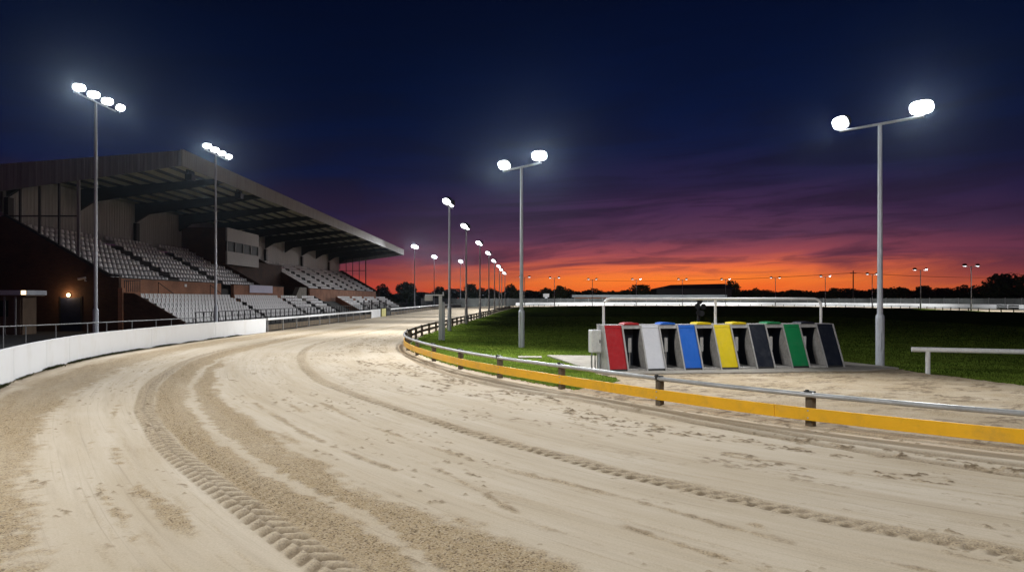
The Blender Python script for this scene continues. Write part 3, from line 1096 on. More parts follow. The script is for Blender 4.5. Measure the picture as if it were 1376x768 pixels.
for p in Pf[:90]:
    W(MB().box(p[0] - .05, p[1] - .05, -.1, p[0] + .05, p[1] + .05, 0.46), 'post', M['post_wood'], fr_)

# short white rail at the right edge, and a small bar beside the traps
wr = empty('white_rail', (10.45, 17.1, 0))
tag(wr, 'short thick white pipe rail on posts on the grass at the right edge', 'rail')
p0 = Vector((10.1, 17.25, 0.62))
p1 = Vector((14.6, 15.6, 0.62))
W(MB().tube([p0, p1], 0.062, 14), 'top_rail', M['white_pipe'], wr, smooth=True)
for f in (0.075, 0.95):
    q = p0.lerp(p1, f)
    W(MB().tube([(q.x, q.y, -0.1), (q.x, q.y, 0.585)], 0.055, 12), 'post', M['white_pipe'], wr, smooth=True)
br = empty('low_bar', (9.4, 20.6, 0))
tag(br, 'small thin metal hoop bar on the grass just right of the traps', 'rail')
W(MB().tube([(8.6, 20.4, 0.0), (8.6, 20.4, .63), (8.7, 20.4, .66), (9.55, 20.35, .60), (9.62, 20.35, .55), (9.62, 20.35, 0.0)], 0.02, 8), 'bar', M['white_pipe'], br, smooth=True)

# ------------------------------------------------------------------ starting traps
TA = Vector((2.46, 17.25, 0.06))
TB = Vector((8.95, 18.38, 0.06))
ux = (TB - TA)
TL = ux.length
ang = math.atan2(ux.y, ux.x)
tr = empty('starting_traps', TA, ang)
tag(tr, 'row of greyhound starting traps with sloping red, white, blue, yellow, black and green fronts', 'starting trap')
NS = 13
sw = TL / NS
HT = 1.14       # height
SB = 0.50       # set back of the sloping front at the top
DP = 1.05       # depth at the floor
cols = [('trap_red', 'red'), ('trap_white', 'white'), ('trap_blue', 'blue'), ('trap_yellow', 'yellow'), ('trap_black', 'black'), ('trap_green', 'green'), ('trap_black', 'black')]
wth = 0.022


def slope(x0, x1, za, zb, th, off):
    """slab lying on the sloping front plane between heights"""
    def pt(x, z, o):
        return (x, SB * z / HT + o, z)
    return MB().hexa([pt(x0, za, off), pt(x1, za, off), pt(x1, za, off + th), pt(x0, za, off + th),
                      pt(x0, zb, off), pt(x1, zb, off), pt(x1, zb, off + th), pt(x0, zb, off + th)])


for k in range(NS + 1):   # partitions
    x = k * sw
    poly = [(x - wth / 2, 0.012, 0.0), (x - wth / 2, DP, 0.0), (x - wth / 2, DP, HT - 0.002), (x - wth / 2, SB + 0.012, HT - 0.002)]
    MB().prism(poly, (wth, 0, 0)).build('partition', M['trap_black'] if 0 < k < NS else M['trap_metal'], tr)  # inner partitions black: shade inside the traps put into the colour
    slope(x - 0.021, x + 0.021, 0.0, HT + 0.004, 0.03, -0.022).build('edge_trim', M['trap_metal'], tr, bevel=0.004)
for k in range(2, NS, 2):     # pale plate shaped like the lit front part of each opening's wall
    x = k * sw - wth / 2 - 0.004
    n = 12
    poly = [(x, SB * z / HT + 0.016, z) for z in (0.05, HT - 0.1)]
    for i in range(n + 1):
        z = (HT - 0.1) + (0.05 - HT + 0.1) * i / n
        f = i / n
        poly.append((x, SB * z / HT + 0.06 + 0.38 * math.sin(min(1, f * 1.35) * PI / 2) , z))
    MB().prism(poly, (0.003, 0, 0)).build('lit_plate', M['trap_inner'], tr)
names = iter(cols)
for k in range(NS):
    x0, x1 = k * sw + 0.023, (k + 1) * sw - 0.023
    if k % 2 == 0:
        key, nm = next(names)
        o = slope(x0, x1, 0.05, HT - 0.075, 0.025, -0.008).build('front_panel', M[key], tr, bevel=0.004)
        o['label'] = nm + ' sloping front panel'
        slope(x0, x1, HT - 0.07, HT, 0.03, -0.012).build('hinge_strip', M[key], tr, bevel=0.004)
        slope(x0, x1, 0.0, 0.046, 0.03, -0.004).build('bottom_lip', M['dark_steel'], tr)
    else:
        slope(x0, x1, HT - 0.085, HT, 0.03, -0.012).build('head_bar', M['trap_metal'], tr, bevel=0.004)
        # raised lid, in the colour of the trap it belongs to
        lid = {1: 'trap_red', 3: 'trap_blue', 5: 'trap_yellow', 7: 'trap_yellow', 9: 'trap_green', 11: 'trap_black'}[k]
        mb = MB()
        n = 8
        pr = []
        for i in range(n + 1):
            a = PI * i / n
            pr.append((x0 + 0.02 + (x1 - x0 - 0.04) * (0.5 - 0.5 * math.cos(a)), 0, HT + 0.018 + 0.055 * math.sin(a) ** 0.5 if 0 < i < n else HT + 0.012))
        mb.prism([(p[0], SB - 0.02, p[2]) for p in pr], (0, 0.42, 0))
        mb.build('lid', M[lid], tr, bevel=0.004)
        # floor tray and the barred back door seen through the opening
        MB().box(x0, 0.02, 0.0, x1, DP - .02, 0.045).build('floor_tray', M['trap_inner'], tr)
        MB().box(x0 + .20, DP - .40, 0.42, x0 + .29, DP - .36, 0.80).build('back_stop', M['box_white'], tr, bevel=0.006)
        MB().box(x0 + .23, DP - .39, 0.046, x0 + .26, DP - .365, 0.418).build('stop_rod', M['trap_metal'], tr)
MB().box(-0.02, SB + 0.02, HT + 0.001, TL + 0.02, DP + 0.02, HT + 0.012).build('roof_panel', M['trap_metal'], tr)
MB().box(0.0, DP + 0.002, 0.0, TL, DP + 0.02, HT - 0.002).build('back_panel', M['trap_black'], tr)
# hoop rail over the traps
HR = [(0.0, 0.0), (0.0, 0.50), (0.03, 0.60), (0.10, 0.66), (0.20, 0.685)]
zt = HT + 0.012
yb = SB + 0.30
xa, xb = 0.10, TL - 0.15
pts = [(xa + a, yb, zt + b) for a, b in HR] + [(xb - a, yb, zt + b) for a, b in HR[::-1]]
MB().tube(pts, 0.034, 12).build('hoop_rail', M['white_pipe'], tr, smooth=True)
MB().tube([((xa + xb) / 2, yb, zt), ((xa + xb) / 2, yb, zt + 0.66)], 0.034, 12).build('hoop_post', M['white_pipe'], tr, smooth=True)
# conduit on the end
MB().tube([(-0.05, 0.72, 0.0), (-0.05, 0.72, 1.18)], 0.022, 8).build('conduit', M['galv'], tr, smooth=True)

cbx = empty('control_box', (2.19, 18.03, 0.06), ang)
tag(cbx, 'white metal control cabinet on thin legs at the left end of the traps', 'cabinet')
MB().box(-0.14, -0.16, 0.42, 0.14, 0.14, 1.02).build('cabinet', M['box_white'], cbx, bevel=0.02)
MB().box(-0.12, -0.178, 0.45, 0.12, -0.162, 0.99).build('door', M['box_white'], cbx, bevel=0.006)
MB().box(0.07, -0.195, 0.68, 0.09, -0.179, 0.76).build('handle', M['dark_steel'], cbx)
for x in (-0.09, 0.09):
    MB().box(x - .018, -0.02, 0.0, x + .018, 0.016, 0.418).build('leg', M['grey_steel'], cbx)
MB().tube([(0.02, 0.05, 0.0), (0.02, 0.05, 0.42)], 0.016, 8).build('conduit', M['dark_steel'], cbx, smooth=True)

# the dark loudspeaker cluster on a post behind the traps
sp = empty('speaker_post', (7.0, 25.6, 0))
tag(sp, 'dark post with a clump of horn speakers standing behind the traps', 'speaker post')
MB().tube([(0, 0, 0), (0, 0, 1.75)], 0.06, 10).build('post', M['black_plastic'], sp, smooth=True)
for i, (dx, dz, r) in enumerate(((-.09, 1.62, 0), (.10, 1.60, 0.4), (0.0, 1.80, -.2), (-.07, 1.38, .3), (.08, 1.35, -.4))):
    MB().tube([(dx, .04, dz), (dx + .03 * r, -.06, dz), (dx + .06 * r, -.20, dz)], [0.03, .05, .11], 12).build('horn', M['black_plastic'], sp, smooth=True)

# photo-finish arm: white post with an arm and a box, inside the rail at the top of the bend
pa = empty('camera_post', (-3.25, 31.0, 0))
tag(pa, 'white post with a side arm carrying a white box, inside the rail at the bend', 'camera post')
MB().box(-.075, -.06, -0.1, .075, .06, 2.02).build('post', M['white_board'], pa, bevel=0.01)
MB().box(.085, -.05, -0.1, .20, .05, 1.75).build('back_post', M['galv'], pa)
MB().box(-.70, -.03, 2.03, .16, .03, 2.09).build('arm', M['white_board'], pa)
MB().box(-.70, -.12, 1.80, -.36, .12, 2.025).build('camera_box', M['box_white'], pa, bevel=0.01)
MB().box(.10, -.03, 2.095, .15, .03, 2.20).build('finial', M['white_board'], pa)
# tree marker stake and drain slab in the infield
tag(MB().box(0.2, 21.6, 0.0, 0.95, 22.1, 0.05).build('drain_slab', M['concrete'], bevel=0.008), 'small concrete slab lying in the grass left of the traps', 'slab')

# ------------------------------------------------------------------ floodlight columns
LAMPS = []


def aim_matrix(pos, target):
    d = (Vector(target) - Vector(pos)).normalized()
    return d, d.to_track_quat('-Z', 'Y')


def spot(pos, target, power, cone=130, blend=0.8, radius=0.14, col=(0.96, 0.98, 1.0)):
    ld = bpy.data.lights.new('flood_beam', 'SPOT')
    ld.energy = power
    ld.spot_size = math.radians(cone)
    ld.spot_blend = blend
    ld.shadow_soft_size = radius
    ld.color = col
    o = bpy.data.objects.new('flood_beam', ld)
    C.objects.link(o)
    d, q = aim_matrix(pos, target)
    o.location = Vector(pos) + d * 0.40
    o.rotation_mode = 'QUATERNION'
    o.rotation_quaternion = q
    return o


def flood_mesh(w=0.60, h=0.40):
    """rounded housing with its mouth on -Z and a domed glass; returns housing and lens builders"""
    n = 28

    def ring(sx, sy, z):
        out = []
        for k in range(n):
            a = 2 * PI * k / n
            c, d = math.cos(a), math.sin(a)
            e = 0.72
            out.append((sx * math.copysign(abs(c) ** e, c), sy * math.copysign(abs(d) ** e, d), z))
        return out

    def loft(rings):
        m = MB()
        vs = [p for r in rings for p in r]
        fs = [(i * n + k, i * n + (k + 1) % n, (i + 1) * n + (k + 1) % n, (i + 1) * n + k) for i in range(len(rings) - 1) for k in range(n)]
        fs += [tuple(range(n)), tuple((len(rings) - 1) * n + k for k in range(n))]
        return m.add(vs, fs)
    a, b = w / 2, h / 2
    hb = loft([ring(a, b, -0.035), ring(a, b, 0.02), ring(a * .86, b * .86, 0.10), ring(a * .5, b * .5, 0.21)])
    lb = loft([ring(a * .96, b * .96, -0.037), ring(a * .93, b * .93, -0.075), ring(a * .78, b * .78, -0.125), ring(a * .45, b * .45, -0.16)])
    return hb, lb


hb, lb = flood_mesh()
_h = hb.build('floodlight', M['head'], smooth=True)
_l = lb.build('lens', M['lens_on'], smooth=True)
HEAD_ME, LENS_ME = _h.data, _l.data
bpy.data.objects.remove(_h)
bpy.data.objects.remove(_l)


def column(x, y, H, bar_dir, bar_len, heads, label, group, power, cone=130, sleeve=1.42, size=1.0, base_r=0.115, top_r=0.055):
    """heads: list of (offset along bar, lift, aim point or None, spot share)"""
    r = empty('floodlight_column', (x, y, 0))
    tag(r, label, 'floodlight', group)
    MB().tube([(0, 0, -0.1), (0, 0, sleeve - 0.06), (0, 0, sleeve), (0, 0, sleeve + 0.05)], [base_r, base_r, base_r * .96, base_r * .68], 16).build('base_sleeve', M['galv'], r, smooth=True)
    MB().tube([(0, 0, sleeve + 0.04), (0, 0, H * .6), (0, 0, H)], [base_r * .66, base_r * .56, top_r], 14).build('shaft', M['galv'], r, smooth=True)
    bd = Vector((bar_dir[0], bar_dir[1], 0)).normalized()
    MB().tube([-bd * bar_len * .5 + Vector((0, 0, H + .03)), bd * bar_len * .5 + Vector((0, 0, H + .03))], 0.038, 8).build('crossbar', M['galv'], r, smooth=True)
    if sleeve > 0.5 and y < 45:
        MB().box(-.05, -base_r - .006, .45, .05, -base_r + .03, .95).build('inspection_door', M['galv'], r, bevel=0.004)
    for off, lift, aim, share, *hc in heads:
        lp = bd * off + Vector((0, 0, H + 0.22 + lift))
        wp = Vector((x, y, 0)) + lp
        d, q = aim_matrix(wp, aim)
        ho = bpy.data.objects.new('floodlight', HEAD_ME)
        C.objects.link(ho)
        ho.parent = r
        ho.location = lp
        ho.rotation_mode = 'QUATERNION'
        ho.rotation_quaternion = q
        ho.scale = (size, size, size)
        lo = bpy.data.objects.new('lens', LENS_ME)
        C.objects.link(lo)
        lo.parent = ho
        back = lp - d * 0.10
        MB().tube([bd * off + Vector((0, 0, H + .05)), (back.x, back.y, back.z)], 0.022, 6).build('bracket', M['galv'], r)
        if share > 0:
            spot(wp, aim, power * share, hc[0] if hc else cone)
    return r


PW = 4350.0
OUT = 'tall floodlight columns outside the track on the grandstand side'
# outer columns: four heads on a bar along the straight
def outer_heads(x, y, tx, ty, n=4, span=3.0, shares=None):
    res = []
    for i in range(n):
        o = -span / 2 + span * i / (n - 1) + 0.35
        res.append((o, 0.10, (tx + (i - 1.5) * 1.5, ty + (i - 1.5) * 3, 0), (shares[i] if shares else 1.0 / n)))
    return res


column(-18.3, 30.0, 10.5, (0, 1), 3.0, outer_heads(-18.3, 30, -7, 17, shares=(0.9, 0, 0.5, 0))[:3] + [(1.85, .10, (-4.5, 28.5, 0), .6)],
       'tallest lit floodlight column with four heads, at the far left in front of the grandstand end', OUT, PW, 100, size=0.85)
column(-17.8, 41.0, 10.5, (0, 1), 3.0, outer_heads(-17.8, 41, -8, 33, shares=(0.9, 0, 0.5, 0)),
       'lit floodlight column with four heads standing before the lower seats of the grandstand', OUT, PW, 104, size=0.85)
for (x, y, H, lab) in ((-16.7, 117, 10.5, 'distant lit floodlight column just right of the grandstand roof tip'),
                       (-16.2, 142, 10.3, 'distant lit floodlight column, second one right of the grandstand roof tip'),
                       (-12.3, 163, 10.5, 'distant lit floodlight column, third one right of the grandstand roof tip')):
    column(x, y, H, (0, 1), 3.0, outer_heads(x, y, x + 10, y - 14, shares=(0.9, 0, 0, 0)), lab, OUT, PW, 125, size=1.5)

INN = 'floodlight columns on the infield inside the rail'
bd = (0.66, -0.75)
column(10.3, 19.1, 6.75, bd, 2.2, [(1.05, .06, (1.0, 6.0, 0), .62), (-1.05, .06, (-3.5, 16.2, 0), .52, 106)],
       'lit grey floodlight column with two heads on a bar, right of the starting traps', INN, PW, 112, size=1.0)
column(0.37, 26.4, 6.95, bd, 2.2, [(1.0, .10, (-1.5, 11.0, 0), .85, 144), (-1.0, .06, (-6.0, 20, 0), .62, 136)],
       'lit grey floodlight column with two heads on the grass, in the middle of the bend', INN, PW, 112)
ST = [(604, 40.0, 7.25), (626.5, 51.0, 7.0), (645, 65.5, 6.95), (657, 80, 6.95), (664.5, 93.6, 6.8), (671, 105, 6.6), (674.2, 115, 6.5), (678.5, 128, 6.4)]
ordn = ['first and nearest', 'second', 'third', 'fourth', 'fifth', 'sixth', 'seventh', 'eighth and farthest']
for (px, d, H), on in zip(ST, ordn):
    x = (px - 688) / FPX * d
    column(x, d, H, (0.15, 1), 1.7, [(-0.6, .08, (x - 5.5, d - 5, 0), .8), (0.45, .08, (x - 5.5, d + 1, 0), .45)],
           'lit floodlight column in the row along the straight rail, ' + on + ' of the row', INN, PW, 104, size=1.0 + d * 0.0015)
FARL = [(705, 161, 0), (745, 167, 0), (796, 180, 0), (855, 180, 1), (917, 180, 0), (975, 180, 1), (1042, 167, 0), (1109, 156, 1), (1172, 141.7, 0), (1237, 120, 1), (1305, 106, 0)]
FG = 'distant double-headed floodlight columns round the far bend'
cen = Vector((38, 130))
where = ['nearest the straight', 'beside the white far post', 'over the left half of the long shed', 'over the middle of the long shed', 'left of the hoop post over the traps',
         'over the right end of the long shed', 'right of the long shed', 'left of the telegraph pole', 'close left of the big right-hand column', 'right of the big right-hand column', 'at the rail gate, farthest right']
for (px, d, lit), wh in zip(FARL, where):
    x = (px - 688) / FPX * d
    out = (Vector((x, d)) - cen).normalized()
    tang = (1, 0.12)
    hs = []
    for sgn in (-1, 1):
        o = sgn * 1.1
        if lit and sgn > 0:
            aim = (x + 4, d - 1.5, -2.0)
        else:
            aim = (x + 3, d + 9, 0)
        hs.append((o, 0.05, aim, 0.0))
    column(x, d, 6.85, tang, 2.6, hs, 'thin distant floodlight column with two small heads, ' + wh, FG, PW, 130, size=1.05, top_r=0.07)
    spot((x, d, 7.0), (x + out.x * 8, d + out.y * 8, 0), PW * 1.6, 125)
# columns of the same ring beyond the frame, beside and behind the camera
column(-9.8, 5.2, 10.5, (0.75, -0.66), 3.0, [(o, .1, (-1 + o, 10, 0), s) for o, s in ((-1.2, .6), (-.2, 0), (.8, .45), (1.6, 0))],
       'floodlight column behind the white wall on the near bend, left of the view', OUT, PW, 92)
column(7.0, -9.0, 10.5, (0.9, 0.4), 3.0, [(o, .1, (4 + o, 9, 0), s) for o, s in ((-1.2, .9), (-.2, 0), (.8, .7), (1.6, 0))],
       'floodlight column behind the near bend, out of view behind the photographer', OUT, PW, 74)

# ------------------------------------------------------------------ grandstand
Y0, Y1 = 42.0, 125.0
gs = empty('grandstand', (-26, 42, 0))
tag(gs, 'long brick grandstand with cantilevered ribbed roof and tiers of white seats', 'grandstand')
LX0, LX1 = -20.3, -23.3     # lower tier
NL = 6
LD = (LX0 - LX1) / NL
LZ = lambda i: 0.02 + 0.30 * i
UX0, UX1 = -24.75, -31.05   # upper tier
NU = 9
UD = (UX0 - UX1) / NU
UZ = lambda i: 2.75 + 0.40 * i


def tier(nrow, x0, dep, zf, ya, yb, zbase=0.0):
    m = MB()
    for i in range(nrow):
        xa = x0 - i * dep
        xb = x0 - (i + 1) * dep
        m.box(xb, ya, zbase, xa - (0.0 if i == 0 else 0.0), yb, zf(i))
    return m


for ya, yb in ((Y0 + .16, 80.2), (90.4, Y1 - .16)):
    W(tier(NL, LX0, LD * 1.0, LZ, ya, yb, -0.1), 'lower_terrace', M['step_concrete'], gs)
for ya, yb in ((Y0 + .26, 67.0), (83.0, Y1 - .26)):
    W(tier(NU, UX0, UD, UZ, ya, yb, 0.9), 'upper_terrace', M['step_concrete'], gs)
# walkway between tiers and vomitory floor
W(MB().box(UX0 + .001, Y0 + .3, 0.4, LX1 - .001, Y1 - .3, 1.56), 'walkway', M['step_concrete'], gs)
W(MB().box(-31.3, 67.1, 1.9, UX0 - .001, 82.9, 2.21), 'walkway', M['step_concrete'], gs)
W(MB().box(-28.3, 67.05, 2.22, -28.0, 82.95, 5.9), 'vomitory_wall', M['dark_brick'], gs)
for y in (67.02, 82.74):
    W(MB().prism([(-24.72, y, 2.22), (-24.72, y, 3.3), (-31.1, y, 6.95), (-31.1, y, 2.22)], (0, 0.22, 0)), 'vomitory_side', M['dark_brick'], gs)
# brick front of the upper tier
for ya, yb, zt_ in ((Y0 + .3, 57.0, 3.16), (59.6, 72.6, 3.12), (82.0, 121.8, 3.12)):
    W(MB().box(-24.55, ya, 1.4, -24.30, yb, zt_), 'brick_front', M['brick'], gs)
    W(MB().box(-24.60, ya - .03, zt_ + .002, -24.25, yb + .03, zt_ + .07), 'coping', M['step_concrete'], gs)
# grey stair blocks at the gaps
for ya, yb in ((75.6, 80.4),):
    W(MB().prism([(-24.2, ya, 1.5), (-24.2, yb, 1.5), (-24.2, yb, 3.2), (-24.2, ya + 2.2, 3.2)], (-0.5, 0, 0)), 'stair_block', M['concrete'], gs)
# side walls of the gap through the lower tier
for y, mt in ((80.25, 'step_concrete'), (90.15, 'brick')):
    W(MB().prism([(-20.2, y, -.1), (-20.2, y, .45), (-23.3, y, 2.2), (-23.3, y, -.1)], (0, .22, 0)), 'gap_wall', M[mt], gs)
W(MB().prism([(-20.6, 80.5, -.05), (-23.3, 80.5, -.05), (-23.3, 80.5, 1.5)], (0, 9.6, 0)), 'gap_ramp', M['step_concrete'], gs)
# front kerb of the lower tier
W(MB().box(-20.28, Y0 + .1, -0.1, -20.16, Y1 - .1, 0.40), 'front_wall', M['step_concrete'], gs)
# end walls
for y in (Y0, Y1 - .15):
    prof = [(-20.15, y, -.1), (-20.15, y, 0.45), (-23.3, y, 2.24), (-23.9, y, 2.26), (-23.9, y, -.1)]
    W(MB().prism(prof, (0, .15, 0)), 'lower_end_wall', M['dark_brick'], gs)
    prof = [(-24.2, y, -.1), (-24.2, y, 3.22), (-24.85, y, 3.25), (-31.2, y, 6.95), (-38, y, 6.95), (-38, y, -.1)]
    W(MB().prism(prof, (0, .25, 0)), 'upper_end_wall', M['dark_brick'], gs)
    prof = [(-24.15, y - .03, 3.24), (-24.85, y - .03, 3.27), (-31.2, y - .03, 6.97), (-31.2, y - .03, 7.09), (-24.8, y - .03, 3.40), (-24.15, y - .03, 3.36)]
    W(MB().prism(prof, (0, .31, 0)), 'end_coping', M['dark_steel'], gs)
W(MB().box(-24.18, Y0 - .12, -.1, -23.92, Y0 + .24, 2.55), 'brick_pier', M['brick'], gs)
# back wall
W(MB().box(-31.9, Y0 + .3, 6.2, -31.6, Y1 - .3, 9.75), 'back_wall', M['clad_white'], gs)
# roof: sheet, fascias, rafters, purlins
RX0, RX1 = -20.35, -33.6
rz = lambda x: 10.85 + (x - RX0) * 0.078       # soffit height
W(MB().prism([(RX0, Y0 + .1, rz(RX0)), (RX1, Y0 + .1, rz(RX1)), (RX1, Y0 + .1, rz(RX1) + .09), (RX0, Y0 + .1, rz(RX0) + .09)], (0, Y1 + 3 - Y0 - .2, 0)), 'roof_sheet', M['roof_sheet'], gs)
W(MB().box(RX0 + .003, Y0 - .05, 10.05, RX0 + .09, Y1 + 3.0, 11.02), 'front_fascia', M['clad_fascia'], gs)
W(MB().box(RX0 - .06, Y0 - .05, 11.022, RX0 + .13, Y1 + 3.0, 11.07), 'fascia_capping', M['grey_steel'], gs)
for y in (Y0 - .06, Y1 + 2.95):
    W(MB().prism([(RX0, y, 10.06), (RX0, y, 11.0), (RX1, y, 10.0), (RX1, y, 8.2)], (0, .10, 0)), 'gable_fascia', M['clad_gable'], gs)
rafts = [Y0 + .5, 49.5, 57, 64.5, 72, 79.5, 87, 94.5, 102, 109.5, 117, 124.4]
for y in rafts:
    prof = [(-20.5, y, 10.36), (-20.5, y, rz(-20.5) - .17), (-31.5, y, rz(-31.5) - .17), (-31.5, y, 8.25), (-30.4, y, 8.95)]
    W(MB().prism(prof, (0, .26, 0)), 'rafter', M['dark_steel'], gs)
for i in range(9):
    x = -21.4 - i * 1.2
    W(MB().box(x - .06, Y0 + .1, rz(x) - .168, x + .06, Y1 + 2.8, rz(x) - .004), 'purlin', M['dark_steel'], gs)
for y in rafts[::2]:
    W(MB().box(-31.55, y - .12, 2.0, -31.3, y + .38, 8.2), 'column', M['dark_steel'], gs)
# end screens
for y, mt in ((Y0 + .06, 'dark_steel'), (Y1 - .18, 'dark_steel')):
    for i, x in enumerate((-26.75, -27.95, -29.15, -30.35, -31.5)):
        zb = 3.27 + (-24.85 - x) * (3.7 / 6.35) + .1
        w = .085 if i == 0 else .05
        W(MB().box(x - w, y, zb, x + w, y + .12, rz(x) - .2), 'screen_post', M['grey_steel'] if (i == 0 and y < 60) else M['dark_steel'], gs)
    W(MB().box(-31.5, y + .03, 6.95, -26.8, y + .09, 7.03), 'screen_bar', M['dark_steel'], gs)
# press box
W(MB().box(-31.55, 65.2, 5.2, -27.35, 73.3, 8.7), 'press_box', M['dark_brick'], gs)  # dark sides carry the unlit look in their colour
pb = W(MB().box(-27.348, 65.2, 5.2, -27.20, 73.3, 6.45), 'press_box_panel', M['panel_white'], gs)
W(MB().box(-27.348, 65.2, 7.42, -27.20, 73.3, 8.7), 'press_box_panel', M['panel_white'], gs)
W(MB().box(-27.345, 65.2, 6.452, -27.28, 73.3, 7.418), 'window', M['glass_dark'], gs)
for y in (65.25, 67.2, 69.2, 71.2, 73.2):
    W(MB().box(-27.279, y - .05, 6.455, -27.215, y + .05, 7.415), 'mullion', M['grey_steel'], gs)
# door under the bulkhead lamp
W(MB().box(-27.75, Y0 - .05, -.1, -26.55, Y0 - .005, 1.95), 'door', M['door_blue'], gs)
W(MB().box(-27.83, Y0 - .04, -.1, -27.755, Y0 - .004, 2.03), 'door_frame', M['dark_steel'], gs)
W(MB().box(-26.545, Y0 - .04, -.1, -26.47, Y0 - .004, 2.03), 'door_frame', M['dark_steel'], gs)
# stair handrails against the brick front
for y in (46.5, 54.5):
    W(MB().tube([(-24.1, y, 1.6), (-24.1, y, 3.0), (-23.5, y + 2.4, 1.7), ], 0.025, 6), 'stair_handrail', M['dark_steel'], gs)
W(MB().box(-24.285, 50.6, 2.78, -24.27, 50.95, 2.98), 'sign_plate', M['box_white'], gs)

bn = MB().box(-24.24, 63.0, 2.45, -24.20, 69.0, 3.17).build('banner', M['banner'], bevel=0.005)
tag(bn, 'blank pale lilac banner hung on the brick front below the press box', 'banner')
# lattice gate at the foot of the upper tier's near end
lg = empty('stair_gate', (-24.0, 42.6, 2.8))
tag(lg, 'small dark barred gate on the brick corner at the near end of the seats', 'gate')
gm = MB()
for i in range(9):
    gm.box(-24.1 + i * .12, 42.4, 2.3, -24.07 + i * .12, 42.43, 3.0)
W(gm, 'bar_panel', M['dark_steel'], lg)
W(MB().box(-24.12, 42.39, 3.002, -23.05, 42.44, 3.05), 'top_bar', M['grey_steel'], lg)
# bulkhead lamp
bl = empty('wall_lamp', (-27.25, Y0 - .01, 2.12))
tag(bl, 'small round warm lamp glowing on the dark brick end wall above the blue door', 'lamp')
MB().tube([(0, 0, 0), (0, -.05, 0)], .12, 14).build('base_plate', M['grey_steel'], bl, smooth=True)
MB().tube([(0, -.052, 0), (0, -.10, 0), (0, -.14, 0)], [.125, .11, .05], 14).build('diffuser', M['lens_warm'], bl, smooth=True)
ld = bpy.data.lights.new('wall_lamp_glow', 'POINT')
ld.energy = 22
ld.color = (1.0, .62, .3)
ld.shadow_soft_size = .1
lo = bpy.data.objects.new('wall_lamp_glow', ld)
C.objects.link(lo)
lo.location = (-27.25, Y0 - .32, 2.12)
# security camera
sc_ = empty('security_camera', (-26.2, Y0 - .01, 3.1))
tag(sc_, 'white security camera on a bracket on the dark end wall of the grandstand', 'security camera')
m_ = Matrix.Rotation(math.radians(-10), 4, 'Y')
MB().box(-.40, -.22, .0, .06, -.08, .13, m_).build('camera_body', M['box_white'], sc_, bevel=.015)
MB().box(-.02, -.16, -.14, .03, -.11, .01).build('bracket', M['box_white'], sc_)
MB().box(-.02, -.11, -.14, .03, 0, -.09).build('bracket', M['box_white'], sc_)
# roof-edge speakers
for y, wh in ((44.6, 'nearest the corner'), (52.6, 'second from the corner')):
    s_ = empty('roof_speaker', (-20.9, y, 9.95))
    tag(s_, 'dark loudspeaker cluster hanging under the grandstand roof edge, ' + wh, 'loudspeaker')
    MB().box(-.35, -.3, -.35, .1, .3, .05).build('cabinet', M['black_plastic'], s_, bevel=.02)
    MB().box(-.20, -.45, .055, -.05, .45, .30).build('bracket', M['black_plastic'], s_)

# barrier before the lower seats
ba = empty('front_barrier', (-19.6, 42, 0))
tag(ba, 'dark steel barrier of uprights before the front row of lower seats', 'barrier')
W(MB().box(-19.63, 42.2, 1.02, -19.57, 124, 1.07), 'top_rail', M['dark_steel'], ba)
W(MB().box(-19.62, 42.2, 0.30, -19.58, 124, 0.34), 'lower_rail', M['dark_steel'], ba)
for i in range(75):
    y = 42.3 + i * 1.1
    W(MB().box(-19.63, y - .03, -.1, -19.57, y + .03, 1.015), 'post', M['dark_steel'], ba)

# ---- seats
def seat_mb(detail=True):
    """tip-up seat facing +X, origin on the step under the back"""
    m = MB()
    tilt = Matrix.Rotation(math.radians(-12), 4, 'Y')
    if detail:
        # back shell of three facets, folded pan below it
        for (ya, yb, xo) in ((-.195, -.08, .03), (-.08, .08, 0.0), (.08, .195, .03)):
            mm = Matrix.Translation((0.10, 0, .42)) @ tilt
            m.box(xo - .014, ya, .0, xo + .014, yb, .285, mm)
        m.box(.10, -.185, .385, .40, .185, .415, Matrix.Rotation(math.radians(-5), 4, 'Y'))
        m.box(.38, -.185, .35, .41, .185, .415, Matrix.Rotation(math.radians(-5), 4, 'Y'))
    else:
        mm = Matrix.Translation((0.10, 0, .42)) @ tilt
        m.box(-.015, -.19, .0, .015, .19, .285, mm)
        m.box(.10, -.185, .375, .40, .185, .412)
    return m


_s = seat_mb(True).build('stadium_seat', M['seat'], bevel=0.018)
SEAT_ME = _s.data
bpy.data.objects.remove(_s)
FRM = MB().box(.06, -.03, -.36, .12, .03, .34).box(.06, -.03, .24, .40, .03, .28)
SEATF = MB().box(.02, -.03, .0, .08, .03, .40).box(.08, -.03, .33, .34, .03, .37)
_f = SEATF.build('stand_bracket', M['dark_steel'])
FR_ME = _f.data
bpy.data.objects.remove(_f)
rown = ['front', 'second', 'third', 'fourth', 'fifth', 'top']
blocks = [(42.75, 55.9, 'nearest lower block'), (57.2, 67.3, 'second lower block')]
for ya, yb, bname in blocks:
    for i in range(NL):
        x = LX0 - (i + 1) * LD + .06
        y = ya
        while y < yb:
            so = bpy.data.objects.new('stadium_seat', SEAT_ME)
            C.objects.link(so)
            so.location = (x, y, LZ(i))
            so.rotation_euler = (0, 0, rng.normal(0, .012))
            tag(so, 'white plastic seat in the %s row of the %s of the grandstand' % (rown[i], bname), 'seat', 'white seats in the %s, %s row' % (bname, rown[i]))
            fo = bpy.data.objects.new('bracket', FR_ME)
            C.objects.link(fo)
            fo.parent = so
            y += 0.52
# the rest: too many to be individuals
base = seat_mb(False)
bv = np.array(base.v)
bf = np.array(base.f)
pos = []


